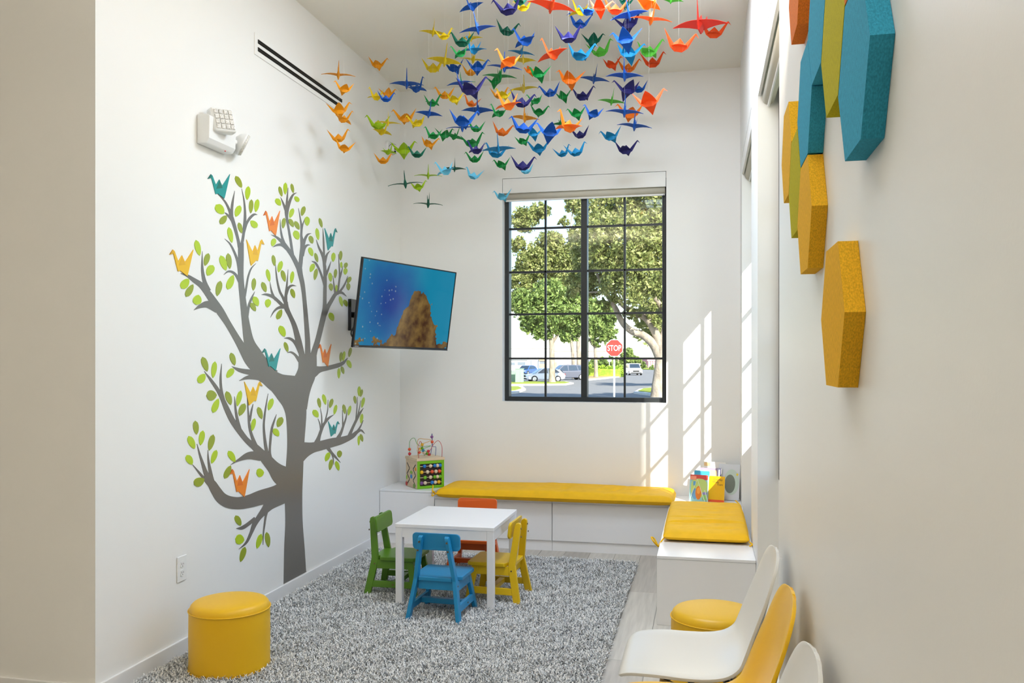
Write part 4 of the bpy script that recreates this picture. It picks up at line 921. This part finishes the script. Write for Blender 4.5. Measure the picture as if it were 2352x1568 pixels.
def foliage(name, blobs, n, size, m, parent, origin, fill=.45):
    """leaf sprays scattered through a set of ellipsoids (centre, radius)"""
    vol = np.array([r ** 2.2 for _, r, _ in blobs]); cnt = (n * vol / vol.sum()).astype(int); P = []
    for (c, r, fl), k in zip(blobs, cnt):
        # twig clusters inside the blob
        nc = max(4, k // 26); d = rng.normal(size=(nc, 3)); d /= np.linalg.norm(d, axis=1)[:, None]
        rad = r * (fill + (1 - fill) * rng.random(nc) ** .6); cc = np.array(c) + d * rad[:, None] * np.array([1, 1, fl])
        idx = rng.integers(0, nc, k); P.append(cc[idx] + rng.normal(size=(k, 3)) * r * .085)
    P = np.concatenate(P) - np.array(origin); N_ = len(P)
    a = rng.normal(size=(N_, 3)); a /= np.linalg.norm(a, axis=1)[:, None]; b = np.cross(a, rng.normal(size=(N_, 3))); b /= np.linalg.norm(b, axis=1)[:, None]
    L = size * rng.uniform(.6, 1.3, N_)[:, None]
    co = np.stack([P - a * L * .5, P + b * L * .25, P + a * L * .5, P - b * L * .25], 1).reshape(-1, 3)
    o = np_mesh(name, co, np.arange(N_ * 4).reshape(-1, 4), m, parent); o['kind'] = 'stuff'; return o
BK = mat('oak_bark', (158, 146, 130), .9, .1, noise=(4, .35, (1, 1, .4)), bump=(14, .8, .03))
def tree_thing(name, label, base_px_x, zc, limbs, blobs, n, size, m, fill=.45, flat=.85):
    """limbs: lists of (px, py, radius m[, dz]) ; blobs: (px, py, r px[, dz])"""
    b = at(base_px_x, YH, zc); b.z = GZ
    r = empty(name, b, 0, label, 'tree', 'trees outside the back window')
    def q(p): v = at(p[0], p[1], zc + (p[3] if len(p) > 3 else 0)); v.z = max(v.z, GZ); return v - b
    for i, l in enumerate(limbs):
        S_ = smooth_path([(*q(p), p[2]) for p in l], 5); mk('trunk' if i == 0 else 'branch', tube(B(), [s[:3] for s in S_], [max(s[3], .02) for s in S_], 10), BK, r, smooth=True)
    foliage('foliage', [(at(p[0], p[1], zc + (p[3] if len(p) > 3 else 0)), p[2] * zc / F, flat) for p in blobs], n, size, m, r, b, fill)
    return r
tree_thing('oak_tree', 'large oak with a thick pale trunk at the right of the window view', 1512, 42,
    [[(1510, 937, .52), (1511, 915, .40), (1513, 880, .33), (1518, 835, .30), (1523, 795, .30), (1533, 740, .24), (1536, 660, .18), (1525, 560, .12)],
     [(1519, 828, .26), (1500, 790, .22), (1474, 768, .19), (1452, 761, .17), (1430, 741, .15), (1412, 705, .13), (1385, 660, .09), (1360, 600, .05)],
     [(1521, 806, .24), (1506, 765, .2), (1486, 733, .17), (1462, 720, .15), (1430, 700, .12), (1400, 660, .08)],
     [(1533, 730, .16), (1500, 680, .11), (1450, 655, .08), (1400, 668, .06), (1335, 672, .03)], [(1535, 660, .14), (1480, 600, .09), (1420, 560, .06), (1360, 550, .03)], [(1530, 600, .12), (1500, 520, .07), (1450, 470, .04)]],
    [(1500, 510, 85), (1420, 560, 85, -2), (1376, 625, 60, 1), (1455, 640, 75, -2), (1530, 660, 70, 2), (1380, 500, 60), (1518, 725, 36), (1420, 460, 60), (1560, 560, 110), (1330, 655, 42, 1), (1480, 400, 90), (1350, 575, 50, 2), (1455, 715, 26), (1395, 690, 24), (1600, 470, 110)], 75000, .21, OAK, .25)
tree_thing('oak_tree', 'tall oak filling the upper left of the window view', 1328, 106,
    [[(1330, 869, .36), (1330, 850, .30), (1329, 800, .28), (1326, 740, .24), (1316, 660, .18), (1306, 560, .12), (1318, 470, .05)], [(1318, 869, .26), (1317, 845, .22), (1313, 790, .2), (1298, 740, .16), (1270, 680, .12), (1236, 600, .07)], [(1326, 740, .16), (1342, 680, .1), (1348, 600, .06)]],
    [(1205, 505, 34), (1240, 485, 26), (1232, 600, 48), (1312, 590, 46), (1320, 470, 26), (1200, 645, 38), (1285, 655, 52), (1328, 640, 44), (1265, 560, 34), (1330, 540, 30), (1190, 560, 22), (1180, 690, 26), (1296, 510, 14), (1330, 430, 30)], 48000, .42, OAK, .3)
tree_thing('shade_tree', 'round-crowned tree with a pale trunk standing before the parked white car', 1268, 84,
    [[(1268, 882, .50), (1268, 872, .34), (1268, 840, .28), (1267, 790, .25), (1264, 740, .2), (1262, 700, .12)], [(1267, 790, .16), (1300, 740, .1), (1325, 715, .06)], [(1266, 770, .14), (1235, 735, .09), (1205, 700, .05)]],
    [(1225, 715, 40), (1268, 725, 48), (1318, 735, 42), (1195, 690, 32), (1262, 680, 44), (1305, 765, 26), (1250, 755, 30), (1215, 748, 20), (1330, 700, 34)], 26000, .36, OAK2, .3)
tree_thing('shade_tree', 'smaller round tree behind the red stop sign', 1369, 108,
    [[(1369, 869, .32), (1369, 850, .25), (1368, 815, .22), (1366, 780, .16), (1368, 740, .1)], [(1367, 795, .12), (1385, 770, .08)], [(1367, 800, .12), (1352, 778, .08)]],
    [(1375, 745, 36), (1360, 712, 32), (1398, 765, 22), (1392, 718, 30), (1352, 752, 26), (1375, 775, 24)], 13000, .42, OAK2, .3)
tree_thing('far_tree', 'olive green tree line left of the white oncoming car', 1420, 150, [[(1420, 857, .2), (1420, 820, .15)]],
    [(1420, 838, 22), (1440, 815, 20), (1405, 835, 20), (1455, 832, 18), (1390, 835, 18), (1478, 838, 9), (1362, 838, 16), (1495, 842, 6)], 9000, .6, OAK2, .2)
# trees beside the road, right of the view: they shade the street
for xx, yy, hh, lab in ((.6, 49.5, 4.6, 'street oak just right of the window view, shading the near road'), (-1.8, 75, 5.0, 'street oak farther down the road, right of the window view')):
    r = empty('street_oak', (xx, yy, GZ), 0, lab, 'tree'); mk('trunk', tube(B(), [(0, 0, 0), (.1, 0, 2.5), (0, .2, 5)], [.35, .28, .2], 10), BK, r)
    foliage('foliage', [((xx + a, yy + b_, GZ + hh + c_), rr, .7) for a, b_, c_, rr in ((0, 0, .5, 2.8), (2, 1.5, 0, 2.4), (-2, -1, 0, 2.2), (1, -2, 1, 2.2), (-1, 2, .8, 2.4))], 6000, .5, OAK, r, (xx, yy, GZ), .2)
hd = gnd(1388, 866); r = empty('hedge', hd, 0, 'clipped yellow-green hedge behind the stop sign post', 'hedge')
foliage('foliage', [(gnd(x, 865.5) + Vector((0, 0, .75)), 1.0, .8) for x in range(1350, 1425, 9)], 9000, .3, HEDGE, r, hd, .1); mk('core', bx(-3.2, 2.2, -.3, .3, 0, 1.1), HEDGE, r)

# stop sign
sz = 38.0; sc_ = at(1411, 799, sz); SIGNR = mat('sign_red', (188, 40, 28), .5, .4); SIGNW = mat('sign_white', (236, 238, 240), .5, .4); GALV = mat('galvanised', (200, 202, 204), .4, .5, metal=.3)
sg = empty('stop_sign', (sc_.x, sc_.y, GZ), A, 'red octagonal stop sign on a thin post outside the window', 'road sign'); zc_ = sc_.z - GZ
oc = lambda R_: [(R_ * math.cos(math.radians(22.5 + 45 * i)), R_ * math.sin(math.radians(22.5 + 45 * i))) for i in range(8)]
fs = lambda a, b, t: (a, t, zc_ + b); R_ = .405
mk('border', prism(B(), oc(R_), fs, 0, .006), SIGNW, sg); mk('face', prism(B(), oc(R_ - .022), fs, -.003, 0), SIGNR, sg)
le = letters('STOP', .36, sg, Matrix.Identity(4), SIGNW, .002); bb = [v.co.copy() for v in le.data.vertices]; x0, x1 = min(v.x for v in bb), max(v.x for v in bb); y0, y1 = min(v.y for v in bb), max(v.y for v in bb)
le.data.transform(Matrix.Translation((0, -.006, zc_)) @ Matrix.Rotation(PI / 2, 4, 'X') @ Matrix.Diagonal((.60 / (x1 - x0), .25 / (y1 - y0), 1, 1)) @ Matrix.Translation((-(x0 + x1) / 2, -(y0 + y1) / 2, 0)))
mk('post', bx(-.04, .04, .007, .06, 0, zc_ + .42), GALV, sg)
s2 = gnd(1400, 857); r = empty('round_sign', s2, A, 'small round white sign on a pole far behind the stop sign', 'road sign'); hh = (857 - 826) / 1970 * 146
mk('disc', lathe(B(), [(.36, 0), (.36, .03)], 24, Matrix.Translation((0, 0, hh)) @ Matrix.Rotation(PI / 2, 4, 'X')), SIGNW, r); mk('pole', bx(-.05, .05, .01, .1, 0, hh + .3), GALV, r)

# parked and oncoming cars (nose to -x)
CGL = mat('car_glass', (52, 66, 80), .08, .7); TYRE = mat('tyre', (38, 38, 40), .8, .2); RIM = mat('wheel_rim', (190, 192, 196), .3, .5, metal=.8); TAIL = mat('tail_lamp', (206, 40, 40), .3); HEADL = mat('head_lamp', (236, 240, 244), .15, .6)
def car(name, label, loc, rz, col, L, Wd, Ht, suv):
    m = mat('car_paint_%d_%d' % col[:2], col, .22, .6, coat=.6); r = empty(name, loc, rz, label, 'car', 'cars outside the window')
    h, q = L / 2, Wd / 2; zb = Ht * .58
    body = [(-h, .34), (-h + .03, .62), (-h + .22, zb * .9), (-h + 1.15, zb + .02), (h - .55, zb + .06), (h - .06, zb + .02), (h, .7), (h - .03, .36), (h - .3, .26), (-h + .3, .24)]
    mk('body', prism(B(), body, lambda a, b, t: (a, t, b), -q, q), m, r, bevel=.09, seg=3)
    cab = [(-h + .95, zb), (-h + 1.75, Ht - .06), (-h + 2.3, Ht), (h - (.75 if suv else 1.2), Ht - .03), (h - (.45 if suv else .6), Ht - .18), (h - (.12 if suv else .18), zb)]
    ft_ = lambda a, b, t: (a, t * (1 - .16 * max(0, b - zb) / (Ht - zb)), b)
    mk('cabin', prism(B(), cab, ft_, -q * .95, q * .95), m, r, bevel=.05, seg=2)
    for s in (-1, 1):
        o_ = .952 * q * s
        for P in ([(-h + 1.2, zb + .05), (-h + 1.85, Ht - .13), (-h + 2.32, Ht - .09), (-h + 2.36, zb + .06)], [(-h + 2.44, zb + .06), (-h + 2.42, Ht - .09), (h - 1.35, Ht - .11), (h - 1.2, zb + .08)], [(h - 1.1, zb + .09), (h - 1.25, Ht - .12), (h - (.9 if suv else 1.1), Ht - .14), (h - .55, zb + .12)]):
            mk('side_window', prism(B(), P, ft_, o_, o_ + s * .012), CGL, r)
        mk('tail_lamp', bx(h - .22, h + .012, s * q * .98 - (.22 if s > 0 else -.0), s * q * .98 + (.015 if s > 0 else .22), zb - .16, zb + .0), TAIL, r, bevel=.02)
        mk('head_lamp', bx(-h - .012, -h + .3, s * q * .96 - (.3 if s > 0 else 0), s * q * .96 + (0 if s > 0 else .3), zb * .66, zb * .82), HEADL, r, bevel=.02)
        for x in (-h + .88, h - .82):
            M = Matrix.Translation((x, s * (q - .09), .335)) @ Matrix.Rotation(PI / 2, 4, 'X')
            w_ = mk('wheel', lathe(B(), [(.335, -.11), (.345, 0), (.335, .11)], 28, M), TYRE, r); mk('rim', lathe(B(), [(.225, -.115), (.2, -.122), (.05, -.125)] if s > 0 else [(.05, .125), (.2, .122), (.225, .115)], 20, M), RIM, w_)
    fw = lambda a, b, t: (a, t * (1 - .16 * max(0, b - zb) / (Ht - zb)), b)
    mk('windshield', prism(B(), [(-h + 1.0, zb + .06), (-h + 1.72, Ht - .1), (-h + 1.70, Ht - .085), (-h + .97, zb + .06)], fw, -q * .86, q * .86), CGL, r)
    mk('rear_window', prism(B(), [(h - .17, zb + .1), (h - .44, Ht - .22), (h - .42, Ht - .21), (h - .14, zb + .1)], fw, -q * .8, q * .8), CGL, r)
    mk('grille', bx(-h - .01, -h + .1, -q * .5, q * .5, .5, .72), DARK, r, bevel=.02); mk('bumper_dark', bx(-h - .012, -h + .1, -q * .85, q * .85, .28, .42), TYRE, r, bevel=.03)
    return r
def carat(px0, px1, py, L): c = gnd((px0 + px1) / 2, py); return (c.x, c.y, GZ)
car('parked_car', 'white hatchback parked behind the pale tree trunk', carat(1203, 1296, 876.5, 4.2), A + math.radians(12), (240, 241, 243), 4.25, 1.76, 1.50, False)
car('parked_car', 'dark grey sport utility vehicle parked beside the white hatchback', carat(1256, 1344, 872, 4.7), A + math.radians(14), (84, 88, 104), 4.75, 1.92, 1.78, True)
car('parked_car', 'blue car half hidden behind the green utility cabinet', carat(1192, 1228, 861, 4.2), A + math.radians(60), (60, 96, 150), 4.2, 1.76, 1.5, False)
car('oncoming_car', 'white sport utility vehicle driving towards the window on the road', carat(1440, 1470, 861, 4.7), A + math.radians(92), (240, 242, 244), 4.7, 1.92, 1.78, True)
UG = mat('utility_green', (138, 166, 144), .6, .3)
u0 = gnd(1193, 881); r = empty('utility_cabinet', u0, A, 'pale green utility cabinet on the grass at the left of the window view', 'cabinet')
mk('housing', bx(-.42, .42, -.3, .3, 0, 1.42), UG, r, bevel=.03); mk('lid', bx(-.46, .46, -.34, .34, 1.42, 1.5), UG, r, bevel=.02); mk('door', bx(-.36, .04, -.315, -.3, .1, 1.3), UG, r, bevel=.01); mk('door', bx(.06, .36, -.315, -.3, .1, 1.3), UG, r, bevel=.01)
u1 = gnd(1176, 880); r = empty('utility_box', u1, A, 'shorter green utility box left of the taller cabinet', 'cabinet'); mk('housing', bx(-.4, .3, -.3, .3, 0, 1.3), UG, r, bevel=.03); mk('pipe', bx(.32, .42, -.35, -.25, 0, 1.0), DARK, r)
# shops across the road
SH = mat('shop_wall', (244, 238, 230), .8, .2); SHO = mat('shop_orange', (240, 180, 130), .8, .2); SHW = mat('shop_window', (120, 130, 138), .2, .5)
def shop(label, px0, px1, ytop, zc, m, wins, bands=()):
    a, b = at(px0, YH, zc), at(px1, YH, zc); Wd = (b - a).length; hh = H + (YH - ytop) / F * zc - GZ
    r = empty('shop_building', (a.x, a.y, GZ), A, label, 'building'); mk('wall', bx(0, Wd, 0, 12, 0, hh), m, r); mk('parapet', bx(-.2, Wd + .2, -.2, 12, hh, hh + .5), m, r)
    k = zc / F
    for x0, x1, y0, y1 in wins:
        f_ = mk('window', bx((x0 - px0) * k, (x1 - px0) * k, -.06, 0, H - GZ - (y1 - YH) * k, H - GZ - (y0 - YH) * k), SHW, r)
    for x0, x1, y0, y1, mm in bands: mk('fascia', bx((x0 - px0) * k, (x1 - px0) * k, -.25, 0, H - GZ - (y1 - YH) * k, H - GZ - (y0 - YH) * k), mm, r)
shop('long white shop across the street behind the parked cars', 1090, 1262, 800, 150, SH, [(1174, 1183, 832, 838), (1189, 1207, 831, 838), (1219, 1221, 826, 846), (1235, 1238, 826, 846), (1240, 1251, 829, 836)], [(1238, 1252, 823, 828, SHO), (1170, 1212, 825.5, 826.5, SHW), (1240, 1251, 836, 846, SHO)])
shop('cream and orange shop behind the grey vehicle', 1264, 1392, 806, 163, mat('shop_cream', (250, 232, 214), .8, .2), [(1257, 1261, 835, 845), (1362, 1366, 828, 842), (1352, 1358, 826, 845)], [(1272, 1279, 831, 846, SHO), (1372, 1386, 821, 828, mat('awning_orange', (246, 150, 40), .8))])
shop('low pink building far away beside the oak trunk', 1488, 1522, 829, 230, mat('shop_pink', (214, 150, 160), .8, .2), [], [(1489, 1490.5, 829, 843, SH), (1495, 1496, 829, 843, SH), (1500, 1501, 829, 843, SH)])
